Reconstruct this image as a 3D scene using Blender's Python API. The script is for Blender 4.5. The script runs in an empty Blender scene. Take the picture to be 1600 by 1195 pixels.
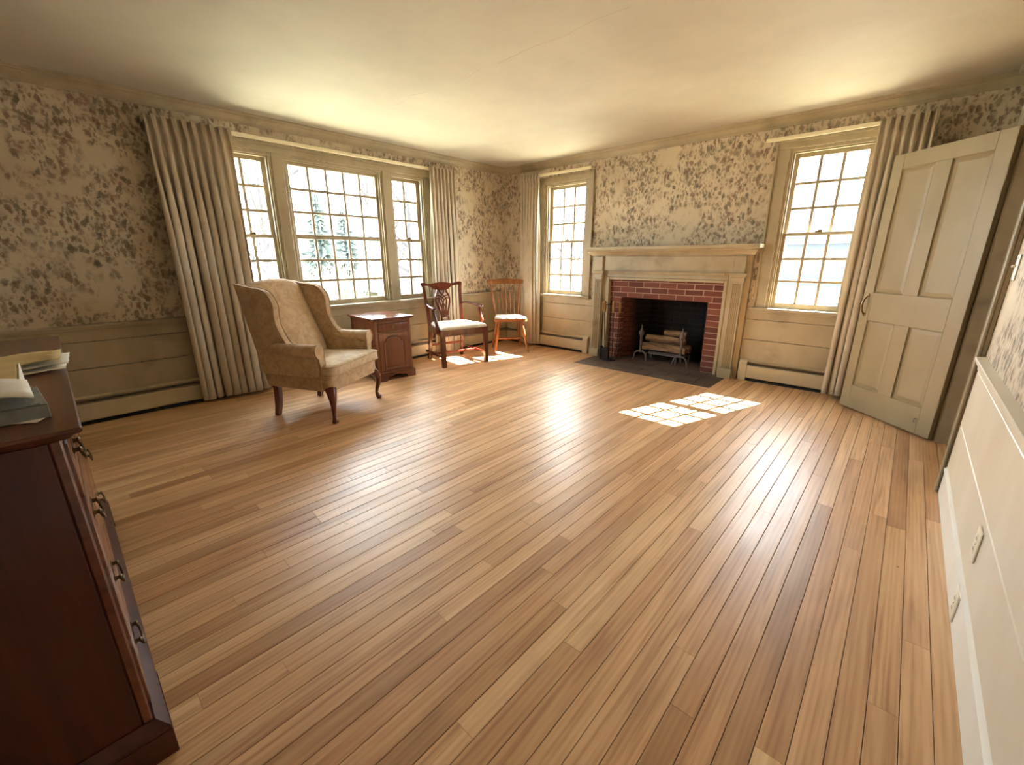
import bpy, bmesh, math, random
from mathutils import Vector, Matrix
random.seed(7)
sc = bpy.context.scene
COL = sc.collection
R = math.radians

# ------------------------------------------------------------------ camera
F_PX, YAW, PITCH, ROLL = 662.3, 0.7412, 0.2863, 0.003
cam_d = bpy.data.cameras.new('camera'); cam = bpy.data.objects.new('camera', cam_d); COL.objects.link(cam)
fw = Vector((-math.sin(YAW)*math.cos(PITCH), math.cos(YAW)*math.cos(PITCH), -math.sin(PITCH)))
rt = Vector((math.cos(YAW), math.sin(YAW), 0)); dn = fw.cross(rt)
r2 = math.cos(ROLL)*rt + math.sin(ROLL)*dn; d2 = -math.sin(ROLL)*rt + math.cos(ROLL)*dn
cam.matrix_world = Matrix(((r2.x, -d2.x, -fw.x, 0), (r2.y, -d2.y, -fw.y, 0), (r2.z, -d2.z, -fw.z, 1.25), (0, 0, 0, 1)))
cam_d.sensor_width = 36; cam_d.lens = 36*F_PX/1600; cam_d.clip_start = .02; cam_d.clip_end = 300
sc.camera = cam

# ------------------------------------------------------------------ light
vs = sc.view_settings
vs.view_transform = 'Standard'; vs.look = 'None'; vs.gamma = 1; vs.use_curve_mapping = False
vs.exposure = 4.0
w = bpy.data.worlds.new('hazy_sky'); sc.world = w; w.use_nodes = True
bg = w.node_tree.nodes['Background']; bg.inputs[0].default_value = (.87, .94, 1.0, 1); bg.inputs[1].default_value = 2.0
sun_d = bpy.data.lights.new('sun', 'SUN'); sun_d.energy = 12; sun_d.angle = R(.35); sun_d.color = (1, .95, .85)
sun = bpy.data.objects.new('sun', sun_d); COL.objects.link(sun); sun.location = (3, 14, 12)
sun.rotation_euler = Vector((-.341, -1, -1.06)).to_track_quat('-Z', 'Y').to_euler()

# ------------------------------------------------------------------ room numbers (metres)
XA, XC, YB, YD, H = -4.602, .352, 4.889, -.56, 2.464   # window wall, door wall, fireplace wall, wall behind, ceiling
TW = .2                                               # wall thickness
ZS = .76                                              # stool / chair rail top

# ------------------------------------------------------------------ helpers
def lin(c):
    return tuple(((v/255)/12.92 if v/255 <= .04045 else ((v/255+.055)/1.055)**2.4) for v in c)
class NT:
    def __init__(s, name):
        s.m = bpy.data.materials.new(name); s.m.use_nodes = True; s.t = s.m.node_tree; s.n = s.t.nodes
        s.b = s.n['Principled BSDF']; s.out = s.n['Material Output']
    def node(s, typ, **kw):
        o = s.n.new(typ)
        for k, v in kw.items():
            if k == 'ins':
                for a, b in v.items():
                    if hasattr(b, 'is_output') or isinstance(b, bpy.types.NodeSocket): s.t.links.new(b, o.inputs[a])
                    else: o.inputs[a].default_value = b
            else: setattr(o, k, v)
        return o
    def link(s, a, b): s.t.links.new(a, b)
    def ramp(s, fac, stops):
        o = s.n.new('ShaderNodeValToRGB'); s.link(fac, o.inputs[0]); e = o.color_ramp.elements
        while len(e) < len(stops): e.new(.5)
        for k, (p, c) in zip(e, stops): k.position = p; k.color = (*c, 1) if len(c) == 3 else c
        return o.outputs[0]
    def mix(s, fac, a, b, mode='MIX'):
        o = s.n.new('ShaderNodeMix'); o.data_type = 'RGBA'; o.blend_type = mode
        for sock, v in ((o.inputs[0], fac), (o.inputs[6], a), (o.inputs[7], b)):
            if isinstance(v, bpy.types.NodeSocket): s.link(v, sock)
            elif isinstance(v, (int, float)): sock.default_value = v
            else: sock.default_value = (*v, 1)
        return o.outputs[2]
    def math(s, op, a, b=0.):
        o = s.n.new('ShaderNodeMath'); o.operation = op
        for sock, v in ((o.inputs[0], a), (o.inputs[1], b)):
            if isinstance(v, bpy.types.NodeSocket): s.link(v, sock)
            else: sock.default_value = v
        return o.outputs[0]
    def pos(s): return s.node('ShaderNodeNewGeometry').outputs['Position']
    def objc(s): return s.node('ShaderNodeTexCoord').outputs['Object']
    def map(s, v, scale=(1, 1, 1), loc=(0, 0, 0), rot=(0, 0, 0)):
        return s.node('ShaderNodeMapping', ins={'Vector': v, 'Scale': scale, 'Location': loc, 'Rotation': rot}).outputs[0]
    def noise(s, v, scale, detail=3, rough=.5, dist=0):
        return s.node('ShaderNodeTexNoise', ins={'Vector': v, 'Scale': scale, 'Detail': detail, 'Roughness': rough, 'Distortion': dist})
    def bump(s, h, strength, dist=.01):
        o = s.node('ShaderNodeBump', ins={'Height': h, 'Strength': strength, 'Distance': dist}); s.link(o.outputs[0], s.b.inputs['Normal'])
    def base(s, c):
        if isinstance(c, bpy.types.NodeSocket): s.link(c, s.b.inputs['Base Color'])
        else: s.b.inputs['Base Color'].default_value = (*c, 1)
    def set(s, **kw):
        for k, v in kw.items():
            i = s.b.inputs[k.replace('_', ' ')]
            if isinstance(v, bpy.types.NodeSocket): s.link(v, i)
            else: i.default_value = v
def paint(name, rgb, rough=.45, grime=.15, metal=0., scale=3., bump=.05, smudge=0.):
    t = NT(name); c = lin(rgb); p = t.pos()
    n = t.noise(t.map(p, (1, 1, .6)), scale, 5, .6).outputs[0]; f = t.noise(p, 60, 2).outputs[0]
    a = tuple(v*(1-grime) for v in c)
    col = t.ramp(n, [(.32, (a[0], a[1]*.97, a[2]*.9)), (.6, c)])
    if smudge: col = t.mix(t.ramp(t.noise(t.map(p, (1, 1, 1.4)), 2.1, 4, .6).outputs[0], [(.56, (0, 0, 0)), (.72, (smudge, smudge, smudge))]), col, tuple(v*.45 for v in c))
    t.base(col)
    t.set(Roughness=rough, Metallic=metal); t.bump(f, bump, .003); return t.m
def wood(name, dark, light, rough=.3, scale=1., axis=2, coat=.0):
    t = NT(name); p = t.objc(); s = [22*scale]*3; s[axis] = 1.6*scale
    n = t.noise(t.map(p, s), 1, 5, .6, .4).outputs[0]; n2 = t.noise(p, 3.5*scale, 2).outputs[0]
    c = t.ramp(n, [(.3, lin(dark)), (.68, lin(light))]); d = tuple(v*.75 for v in lin(dark))
    t.base(t.mix(t.math('MULTIPLY', n2, .45), c, d)); t.set(Roughness=rough, Coat_Weight=coat, Coat_Roughness=.12); t.bump(n, .06, .003); return t.m
def metal(name, rgb, rough=.3, met=1.):
    t = NT(name); n = t.noise(t.objc(), 40, 3).outputs[0]; c = lin(rgb)
    t.base(t.ramp(n, [(.3, tuple(v*.7 for v in c)), (.65, c)])); t.set(Roughness=rough, Metallic=met); return t.m

class G:
    """collects shapes into one mesh"""
    def __init__(s): s.bm = bmesh.new()
    def box(s, x0, x1, y0, y1, z0, z1, bev=0, seg=1, M=None):
        m = Matrix.Translation(((x0+x1)/2, (y0+y1)/2, (z0+z1)/2)) @ Matrix.Diagonal((abs(x1-x0), abs(y1-y0), abs(z1-z0), 1))
        vs_ = bmesh.ops.create_cube(s.bm, size=1, matrix=m)['verts']
        if bev:
            e = list({e for v in vs_ for e in v.link_edges})
            r = bmesh.ops.bevel(s.bm, geom=e, offset=bev, segments=seg, affect='EDGES', profile=.5)
            vs_ = list({v for f in r['faces'] for v in f.verts} | {v for v in vs_ if v.is_valid})
        if M is not None: bmesh.ops.transform(s.bm, matrix=M, verts=vs_)
        return s
    def prism(s, poly, axis, a0, a1, M=None):
        def P(u, v, a): return {'x': (a, u, v), 'y': (u, a, v), 'z': (u, v, a)}[axis]
        A = [s.bm.verts.new(P(u, v, a0)) for u, v in poly]; B = [s.bm.verts.new(P(u, v, a1)) for u, v in poly]; n = len(poly)
        fs = [s.bm.faces.new(A), s.bm.faces.new(B[::-1])]
        for i in range(n): fs.append(s.bm.faces.new((A[i], B[i], B[(i+1) % n], A[(i+1) % n])))
        bmesh.ops.recalc_face_normals(s.bm, faces=fs)
        if M is not None: bmesh.ops.transform(s.bm, matrix=M, verts=A+B)
        return s
    def loft(s, rings, cap=True, closed=True):
        V = [[s.bm.verts.new(p) for p in r] for r in rings]; n = len(rings[0]); fs = []
        for a, b in zip(V, V[1:]):
            for i in range(n if closed else n-1): fs.append(s.bm.faces.new((a[i], a[(i+1) % n], b[(i+1) % n], b[i])))
        if cap and closed: fs += [s.bm.faces.new(V[0][::-1]), s.bm.faces.new(V[-1])]
        bmesh.ops.recalc_face_normals(s.bm, faces=fs); return s
    def tube(s, pts, rad, n=8, flat=None, up=None):
        """swept circle / ellipse: rad = radius or list; flat = (a, b) scale across; up = fixed reference"""
        P = [Vector(p) for p in pts]; k = len(P); rr = rad if isinstance(rad, (list, tuple)) else [rad]*k
        rings = []; ref = Vector(up) if up else None
        for i in range(k):
            t = (P[min(i+1, k-1)]-P[max(i-1, 0)]).normalized()
            if ref is None: ref = Vector((0, 0, 1)) if abs(t.z) < .9 else Vector((1, 0, 0))
            a = t.cross(ref).normalized(); b = a.cross(t).normalized()
            if not up: ref = b
            fa, fb = flat or (1, 1)
            rings.append([P[i]+rr[i]*(fa*math.cos(2*math.pi*j/n)*a+fb*math.sin(2*math.pi*j/n)*b) for j in range(n)])
        return s.loft(rings)
    def bar(s, pts, wd, th, up=(0, 0, 1)):
        """swept rectangle, wd across, th along up"""
        P = [Vector(p) for p in pts]; k = len(P); rings = []; U = Vector(up)
        W = wd if isinstance(wd, (list, tuple)) else [wd]*k; T = th if isinstance(th, (list, tuple)) else [th]*k
        for i in range(k):
            t = (P[min(i+1, k-1)]-P[max(i-1, 0)]).normalized(); a = t.cross(U).normalized(); b = a.cross(t).normalized()
            rings.append([P[i]+sx*W[i]/2*a+sy*T[i]/2*b for sx, sy in ((-1, -1), (1, -1), (1, 1), (-1, 1))])
        return s.loft(rings)
    def lathe(s, prof, n=14, M=None, at=(0, 0, 0)):
        rings = [[Vector((at[0]+r*math.cos(2*math.pi*j/n), at[1]+r*math.sin(2*math.pi*j/n), at[2]+z)) for j in range(n)] for r, z in prof]
        if M is not None: rings = [[M @ p for p in r] for r in rings]
        return s.loft(rings)
    def sheet(s, f, nu, nv):
        V = [[s.bm.verts.new(f(i/nu, j/nv)) for j in range(nv+1)] for i in range(nu+1)]
        for i in range(nu):
            for j in range(nv): s.bm.faces.new((V[i][j], V[i+1][j], V[i+1][j+1], V[i][j+1]))
        return s
    def obj(s, name, m, parent=None, smooth=None, solid=0, loc=None):
        me = bpy.data.meshes.new(name); s.bm.to_mesh(me); s.bm.free()
        o = bpy.data.objects.new(name, me); COL.objects.link(o)
        if m: me.materials.append(m)
        if smooth is not None:
            me.shade_smooth(); me.set_sharp_from_angle(angle=R(smooth))
        if solid:
            md = o.modifiers.new('thickness', 'SOLIDIFY'); md.thickness = solid; md.offset = 0
        if loc: o.location = loc
        if parent: o.parent = parent
        return o
def thing(name, label, cat, loc=(0, 0, 0), rz=0, group=None):
    o = bpy.data.objects.new(name, None); COL.objects.link(o); o.location = loc; o.rotation_euler = (0, 0, rz)
    o.empty_display_size = .1; o['label'] = label; o['category'] = cat
    if group: o['group'] = group
    return o
def tag(o, label, cat, group=None, kind=None):
    o['label'] = label; o['category'] = cat
    if group: o['group'] = group
    if kind: o['kind'] = kind
    return o
def struct(o, label, cat): return tag(o, label, cat, kind='structure')
def inst(src, name, parent, loc=(0, 0, 0), rot=(0, 0, 0), scale=(1, 1, 1)):
    o = bpy.data.objects.new(name, src); COL.objects.link(o); o.location = loc; o.rotation_euler = rot; o.scale = scale; o.parent = parent; return o
def box_mesh(name, sx, sy, sz, bev, m):
    g = G().box(-sx/2, sx/2, -sy/2, sy/2, -sz/2, sz/2, bev); me = bpy.data.meshes.new(name); g.bm.to_mesh(me); g.bm.free(); me.materials.append(m); return me

# ------------------------------------------------------------------ materials
TAN = paint('tan_trim_paint', (172, 158, 131), .42, .2, smudge=.6)
TAN_C = paint('cream_wainscot_paint', (222, 212, 194), .4, .1)
WHITE = paint('white_baseboard_paint', (236, 233, 226), .35, .05)
DOORP = paint('door_paint', (154, 140, 110), .4, .12)
ROD = paint('rod_enamel', (235, 226, 200), .35, .05)
HEAT = paint('heater_enamel', (194, 180, 150), .4, .12)
DARKM = paint('dark_metal', (28, 24, 22), .6, .2)
PLATE = paint('ivory_plate', (238, 230, 212), .3, .03)
SLOT = paint('slot_dark', (40, 34, 28), .6, 0)
EXTP = paint('exterior_trim_paint', (166, 190, 186), .5, .1)
BRASS = metal('aged_brass', (138, 112, 78), .38)
IRON_D = metal('black_iron', (46, 42, 40), .5, .6)
IRON = metal('wrought_iron', (120, 112, 108), .5, .5)
BRASS_D = metal('tarnished_brass', (104, 84, 60), .4)
BRASS_L = metal('polished_brass', (158, 128, 88), .32)
ALU = metal('damper_steel', (170, 165, 158), .35)
MAHOG = wood('mahogany', (66, 22, 12), (120, 50, 28), .26, 1.2, 2, .3)
CHERRY = wood('cherry', (84, 40, 22), (136, 74, 42), .3, 1., 2, .25)
CHERRY_X = wood('cherry_crosswise', (84, 40, 22), (136, 74, 42), .24, 1., 1, .4)
MAPLE = wood('maple_stained', (122, 70, 34), (170, 108, 58), .33, 1.4, 2, .2)
CHEST = wood('dark_walnut', (48, 16, 10), (88, 36, 24), .3, .8, 2, .25)
CHEST_X = wood('dark_walnut_top', (70, 36, 22), (116, 68, 46), .34, .8, 0, .25)
CHEST_F = wood('dark_walnut_front', (78, 36, 24), (128, 72, 50), .24, .8, 0, .5)

def wallpaper():
    t = NT('floral_wallpaper'); p = t.pos()
    jit = t.noise(p, 9, 2).outputs['Color']
    pd = t.node('ShaderNodeMixRGB', blend_type='ADD', ins={0: .06, 1: p, 2: jit}).outputs[0]
    cl = t.noise(p, 3.6, 2, .55).outputs[0]
    m = t.ramp(cl, [(.35, (0, 0, 0)), (.47, (1, 1, 1))])
    def leaves(scale, thr, ps, rot=(0, 0, 0)):
        v = t.node('ShaderNodeTexVoronoi', ins={'Vector': t.map(pd, ps, rot=rot), 'Scale': scale}); sep = t.node('ShaderNodeSeparateColor', ins={0: v.outputs['Color']})
        inner = t.noise(p, scale*3.5, 2).outputs[0]
        k = t.ramp(t.math('ADD', v.outputs['Distance'], t.math('MULTIPLY', inner, .7)), [(thr+.02, (1, 1, 1)), (thr+.26, (0, 0, 0))])
        return k, sep.outputs
    k0, c0 = leaves(9, .7, (1, 1, 1.1)); k1, c1 = leaves(21, .68, (1.3, 1.3, .8), (.6, .6, 0)); k2, c2 = leaves(33, .62, (1.5, 1.5, .7), (-.5, -.6, 0))
    petal = t.ramp(t.node('ShaderNodeTexVoronoi', ins={'Vector': pd, 'Scale': 34.}).outputs['Distance'], [(.25, (1, 1, 1)), (.6, (.25, .25, .25))])
    k0 = t.math('MULTIPLY', k0, petal)
    basec = t.mix(t.ramp(t.noise(p, 1.3, 4).outputs[0], [(.35, (0, 0, 0)), (.65, (1, 1, 1))]), lin((190, 174, 149)), lin((208, 194, 170)))
    col0 = t.ramp(c0[0], [(0, lin((150, 122, 104))), (.35, lin((162, 138, 108))), (.6, lin((144, 122, 110))), (1, lin((142, 134, 110)))])
    col1 = t.ramp(c1[0], [(0, lin((92, 94, 82))), (.3, lin((116, 104, 84))), (.5, lin((118, 88, 76))), (.7, lin((128, 98, 86))), (.85, lin((104, 92, 66))), (1, lin((84, 84, 78)))])
    col2 = t.ramp(c2[1], [(0, lin((76, 62, 50))), (.5, lin((98, 84, 68))), (1, lin((108, 82, 70)))])
    f0 = t.math('MULTIPLY', t.math('MULTIPLY', k0, m), t.ramp(c0[1], [(.1, (.35, .35, .35)), (.5, (1, 1, 1))]))
    f1 = t.math('MULTIPLY', t.math('MULTIPLY', k1, m), t.ramp(c1[1], [(.3, (0, 0, 0)), (.6, (.8, .8, .8))]))
    sparse = t.math('GREATER_THAN', c2[2], .38)
    m2 = t.ramp(cl, [(.4, (0, 0, 0)), (.5, (1, 1, 1))])
    f2 = t.math('MULTIPLY', t.math('MULTIPLY', k2, m2), t.math('MULTIPLY', sparse, .6))
    basec = t.mix(f0, basec, col0)
    t.base(t.mix(f2, t.mix(f1, basec, col1), col2)); t.set(Roughness=.7); t.bump(t.noise(p, 90, 2).outputs[0], .08, .002); return t.m
PAPER = wallpaper()
def ceiling_mat():
    t = NT('ceiling_plaster'); p = t.pos(); n = t.noise(p, 1.1, 4, .6).outputs[0]
    t.base(t.ramp(n, [(.3, lin((172, 164, 150))), (.65, lin((188, 180, 166)))])); t.set(Roughness=.75)
    t.bump(t.noise(t.map(p, (1, 3, 1)), 3, 4).outputs[0], .12, .02); return t.m
CEIL = ceiling_mat()
def plank_mat():
    t = NT('oak_floor'); oi = t.node('ShaderNodeObjectInfo'); rnd = oi.outputs['Random']
    off = t.node('ShaderNodeCombineXYZ', ins={0: t.math('MULTIPLY', rnd, 37), 1: t.math('MULTIPLY', rnd, 91), 2: t.math('MULTIPLY', rnd, 13)}).outputs[0]
    p = t.node('ShaderNodeVectorMath', operation='ADD', ins={0: t.pos(), 1: off}).outputs[0]
    g1 = t.noise(t.map(p, (26, 1.3, 30)), 1, 4, .55, .9).outputs[0]
    wv = t.node('ShaderNodeTexWave', wave_type='BANDS', bands_direction='X', ins={'Vector': t.map(p, (16, .9, 1)), 'Scale': 1.1, 'Distortion': 11., 'Detail': 2., 'Detail Scale': .5}).outputs['Fac']
    blot = t.noise(t.map(p, (5, 1.1, 1)), 1.2, 3).outputs[0]
    fine = t.noise(t.map(p, (190, 6, 1)), 1, 2).outputs[0]
    grain = t.math('ADD', t.math('MULTIPLY', g1, .72), t.math('ADD', t.math('MULTIPLY', wv, .09), t.math('MULTIPLY', fine, .14)))
    c = t.ramp(grain, [(.28, lin((184, 143, 104))), (.46, lin((222, 183, 141))), (.66, lin((238, 207, 167)))])
    tone = t.ramp(rnd, [(0, lin((208, 188, 168))), (.12, lin((236, 222, 206))), (.4, lin((255, 246, 236))), (.6, lin((240, 226, 214))), (.8, lin((228, 208, 190))), (.9, lin((255, 248, 236))), (1, lin((255, 255, 246)))])
    c = t.mix(1., c, tone, 'MULTIPLY')
    c = t.mix(t.ramp(blot, [(.5, (0, 0, 0)), (.78, (.42, .42, .42))]), c, lin((112, 74, 46)))
    vk = t.node('ShaderNodeTexVoronoi', ins={'Vector': t.map(p, (3.2, 1.6, 1)), 'Scale': 1.6}); 
    c = t.mix(t.ramp(vk.outputs['Distance'], [(.006, (.7, .7, .7)), (.03, (0, 0, 0))]), c, lin((70, 42, 26)))
    t.base(c); wear = t.noise(t.pos(), 2.2, 3).outputs[0]
    t.set(Roughness=t.ramp(wear, [(.3, (.34, .34, .34)), (.7, (.46, .46, .46))]), Coat_Weight=.3, Coat_Roughness=.34)
    t.bump(t.math('ADD', t.math('MULTIPLY', grain, .6), t.math('MULTIPLY', t.noise(t.map(p, (14, 3, 1)), 1, 2).outputs[0], .9)), .1, .004); return t.m
OAK = plank_mat()
def brick_mat(name, soot):
    t = NT(name); rnd = t.node('ShaderNodeObjectInfo').outputs['Random']; p = t.pos()
    c = t.ramp(rnd, [(0, lin((96, 54, 44))), (.5, lin((114, 64, 52))), (1, lin((128, 76, 62)))])
    c = t.mix(t.math('MULTIPLY', t.noise(p, 30, 4).outputs[0], .5), c, lin((92, 46, 34)))
    if soot:   # smoke-blackened towards the back of the firebox, with an uneven edge
        y = t.node('ShaderNodeSeparateXYZ', ins={0: p}).outputs
        d = t.math('ADD', t.math('ADD', t.math('SUBTRACT', y[1], YB), t.math('MULTIPLY', t.noise(p, 7, 3).outputs[0], .16)), t.math('MULTIPLY', y[2], .08))
        c = t.mix(t.ramp(d, [(.27, (0, 0, 0)), (.42, (1, 1, 1))]), c, lin((17, 15, 14)))
    t.base(c); t.set(Roughness=.85); t.bump(t.noise(p, 120, 3).outputs[0], .3, .004); return t.m
BRICK = brick_mat('red_brick', False); BRICK_S = brick_mat('sooty_brick', True)
MORTAR = paint('mortar', (166, 136, 118), .9, .2, 0, 12, .3)
MORTAR_S = paint('sooty_mortar', (52, 40, 34), .95, .3, 0, 9, .3)
SOOTB = paint('soot_back', (14, 13, 12), .95, .3)
def slate_mat():
    t = NT('slate'); rnd = t.node('ShaderNodeObjectInfo').outputs['Random']; p = t.pos()
    c = t.ramp(rnd, [(0, lin((70, 60, 56))), (.5, lin((112, 90, 82))), (1, lin((104, 98, 88)))])
    c = t.mix(t.math('MULTIPLY', t.noise(p, 14, 4).outputs[0], .6), c, lin((66, 54, 50)))
    t.base(c); t.set(Roughness=.5); t.bump(t.noise(p, 40, 4).outputs[0], .25, .004); return t.m
SLATE = slate_mat()
def log_mat():
    t = NT('firewood'); p = t.objc(); n = t.noise(t.map(p, (3, 30, 30)), 1, 5, .65, .8).outputs[0]
    t.base(t.ramp(n, [(.3, lin((70, 50, 38))), (.5, lin((140, 110, 80))), (.7, lin((178, 148, 116)))])); t.set(Roughness=.9); t.bump(n, .7, .02); return t.m
LOGM = log_mat()
def fabric(name, c1, c2, scale=14, trans=0., weave=300):
    t = NT(name); p = t.objc(); n = t.noise(p, scale, 4, .6, 1.).outputs[0]
    col = t.ramp(n, [(.36, lin(c1)), (.6, lin(c2))]); t.base(col); t.set(Roughness=.85, Sheen_Weight=.25)
    t.bump(t.noise(p, weave, 1).outputs[0], .15, .002)
    if trans:
        tr = t.node('ShaderNodeBsdfTranslucent', ins={'Color': col}); mx = t.node('ShaderNodeMixShader', ins={0: trans})
        t.link(t.b.outputs[0], mx.inputs[1]); t.link(tr.outputs[0], mx.inputs[2]); t.link(mx.outputs[0], t.out.inputs[0])
    return t.m
DRAPE = fabric('drapery_cloth', (194, 179, 156), (207, 194, 173), 3, .2)
DAMASK = fabric('tan_damask', (176, 144, 108), (198, 170, 134), 16)
DAMASK_C = fabric('tan_damask_seat', (186, 158, 122), (212, 190, 158), 13)
SEATF = fabric('cream_seat_cloth', (216, 206, 190), (232, 224, 212), 10)
def glass_mat():
    t = NT('window_glass'); fc = t.node('ShaderNodeLayerWeight', ins={'Blend': .5}).outputs['Facing']; fr = t.math('ADD', t.math('MULTIPLY', t.math('POWER', fc, 5.), .9), .03); tr = t.node('ShaderNodeBsdfTransparent', ins={'Color': (.97, .985, .98, 1)})
    gl = t.node('ShaderNodeBsdfGlossy', ins={'Roughness': .02}); mx = t.node('ShaderNodeMixShader', ins={0: fr})
    t.link(tr.outputs[0], mx.inputs[1]); t.link(gl.outputs[0], mx.inputs[2]); t.link(mx.outputs[0], t.out.inputs[0]); return t.m
GLASS = glass_mat()

# ================================================================== STRUCTURE
# ---- floor: sub-floor with oak planks laid along Y
NR = 70; PW = (XC-XA)/NR
HX0, HX1 = XC-46*PW, XC-23*PW           # hearth left / right edge (on plank joints)
HY = 4.30                               # hearth front edge
floor = G().box(XA-.1, XC+.02, YD-.1, YB+.02, -.09, -.022).obj('floor', SLOT)
struct(floor, 'honey oak strip floor running towards the fireplace wall', 'floor')
plank_me = bpy.data.meshes.new('plank')
g = G(); hw = PW/2-.0008
g.prism([(-hw, -.02), (hw, -.02), (hw, -.0014), (hw-.0014, 0), (-hw+.0014, 0), (-hw, -.0014)], 'y', 0, 1); g.bm.to_mesh(plank_me); g.bm.free(); plank_me.materials.append(OAK)
for k in range(NR):
    xc = XC-(k+.5)*PW; yend = YB-.005
    if HX0 < xc < HX1: yend = HY-.045
    y = YD; first = True
    while y < yend-.01:
        L = random.uniform(1.0, 2.3)
        if first: L = random.uniform(.5, 2.0); first = False
        if yend-(y+L) < .45: L = yend-y
        inst(plank_me, 'plank', floor, (xc, y, random.uniform(-.0004, 0)), scale=(1, L-.0009, 1)); y += L
g = G().box(HX0, HX1, HY-.0442, HY-.001, -.02, 0, .0012); border = g.obj('hearth_border_plank', OAK, floor)

# ---- walls
def wall(axis, plane, out, u0, u1, holes, z0=-.09, z1=H+.05, th=TW):
    us = sorted({u0, u1, *[h[i] for h in holes for i in (0, 1)]}); zs = sorted({z0, z1, *[h[i] for h in holes for i in (2, 3)]})
    g = G(); p0, p1 = sorted((plane, plane+out*th))
    for a, b in zip(us, us[1:]):
        run = None
        for c, d in zip(zs, zs[1:]):
            um, zm = (a+b)/2, (c+d)/2
            if any(h[0] < um < h[1] and h[2] < zm < h[3] for h in holes): continue
            if axis == 'x': g.box(p0, p1, a, b, c, d)
            else: g.box(a, b, p0, p1, c, d)
    return g
ZT = 2.185                                     # top of window openings
WA = [(1.24, 1.708), (1.811, 2.866), (2.973, 3.441)]   # openings in the window wall (y)
WB = [(-3.838, -3.188), (-1.02, -.389)]                # openings in the fireplace wall (x)
FX0, FX1, FZ = -2.618, -1.58, .775                     # firebox mouth
BX0, BX1, BZ = -2.778, -1.426, .988                    # brick face
D0, D1, DZ = 3.215, 4.035, 1.99                        # doorway (y, height)
wl = wall('x', XA, -1, YD-.1, YB+TW, [(a, b, ZS-.012, ZT) for a, b in WA]).obj('wall_left', PAPER)
struct(wl, 'floral papered wall with the wide triple window above panelled wainscot', 'wall')
wb = wall('y', YB, 1, XA, XC+.14, [(a, b, ZS-.012, ZT) for a, b in WB]+[(BX0, BX1, -.09, BZ)]).obj('wall_back', PAPER)
struct(wb, 'floral papered wall with fireplace between two windows', 'wall')
wr = wall('x', XC, 1, YD-.1, YB, [(D0, D1, -.09, DZ)], th=.13).obj('wall_right', PAPER)
struct(wr, 'papered wall over cream wainscot with the doorway', 'wall')
wf = wall('y', YD, -1, XA, XC+.13, []).obj('wall_front', PAPER)
struct(wf, 'floral papered wall behind the chest of drawers', 'wall')
ceil = G().box(XA-.2, XC+.13, YD-.2, YB+.2, H, H+.05).obj('ceiling', CEIL); struct(ceil, 'cream plaster ceiling with faint cracks', 'ceiling')
# hairline plaster cracks, raised filler ridges
for pts in ([(-3.45, 2.3), (-3.3, 2.33), (-3.15, 2.27), (-3.0, 2.32)], [(-2.25, 2.33), (-1.95, 2.31), (-1.7, 2.33), (-1.5, 2.30), (-1.3, 2.32)], [(-2.6, 2.36), (-2.4, 2.31)]):
    G().tube([(x, y, H) for x, y in pts], .0009, 5).obj('plaster_crack', CEIL, ceil)
# hall beyond the doorway
hall = wall('x', XC+1.3, 1, 2.4, 5.2, [], th=.1); hall.box(XC+.13, XC+1.3, 2.3, 2.4, 0, H).box(XC+.13, XC+1.3, 5.2, 5.3, 0, H).box(XC+.13, XC+1.4, 2.3, 5.3, H, H+.05)
struct(hall.obj('wall_hall', TAN), 'plain tan hall walls beyond the doorway', 'wall')
fh = G().box(XC+.02, XC+1.4, 2.3, 5.3, -.09, -.022).obj('floor_hall', SLOT); struct(fh, 'oak strip floor of the hall beyond the doorway', 'floor')
for k in range(19):
    inst(plank_me, 'plank', fh, (XC+(k+.5)*PW+.001, 2.4, 0), scale=(1, 2.8, 1))

# ---- wainscot boards (each a part of its wall), chair rails, baseboard
def board(axis, plane, inn, u0, u1, z0, z1, parent, m=TAN, th=.014, name='wainscot_board'):
    p0, p1 = sorted((plane, plane+inn*th)); g = G()
    if axis == 'x': g.box(p0, p1, u0, u1, z0, z1, .003)
    else: g.box(u0, u1, p0, p1, z0, z1, .003)
    return g.obj(name, m, parent)
ROWS = ((.0, .428), (.432, .634), (.638, .735))
for z0, z1 in ROWS: board('x', XA, 1, YD, YB, z0, z1, wl)
for x0, x1 in ((XA, -3.02), (-1.182, XC)):
    for z0, z1 in ROWS: board('y', YB, -1, x0, x1, z0, z1, wb)
for z0, z1 in ((.165, .405), (.409, .694), (.698, .735)):
    board('x', XC, -1, YD, D0-.1, z0, z1, wr, TAN_C); board('x', XC, -1, D1+.1, YB, z0, z1, wr, TAN_C)
    board('y', YD, 1, XA, XC, z0, z1, wf, TAN)
RAIL = [(0, .70), (.016, .70), (.018, .722), (.026, .730), (.026, .742), (.034, .746), (.036, .758), (.034, .764), (0, .768)]
CROWN = [(0, 2.380), (.014, 2.380), (.016, 2.388), (.016, 2.394), (.024, 2.394), (.025, 2.402), (.030, 2.414), (.040, 2.427), (.054, 2.436), (.054, 2.442), (.064, 2.442), (.066, 2.447), (.072, 2.452), (.072, H), (0, H)]
def run(name, prof, axis, plane, inn, u0, u1, m, m0=0, m1=0):
    """profile (depth, z) run along a wall, mitred by m0 / m1 (+1 inward corner)"""
    def P(d, z, u): return (plane+inn*d, u, z) if axis == 'x' else (u, plane+inn*d, z)
    return G().loft([[P(d, z, u0+m0*d) for d, z in prof], [P(d, z, u1-m1*d) for d, z in prof]]).obj(name, m, smooth=28)
struct(run('trim_1', CROWN, 'x', XA, 1, YD, YB, TAN, 1, 1), 'tan crown moulding above the triple window wall', 'crown moulding')
struct(run('trim_2', CROWN, 'y', YB, -1, XA, XC, TAN, 1, 1), 'tan crown moulding above the fireplace wall', 'crown moulding')
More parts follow.
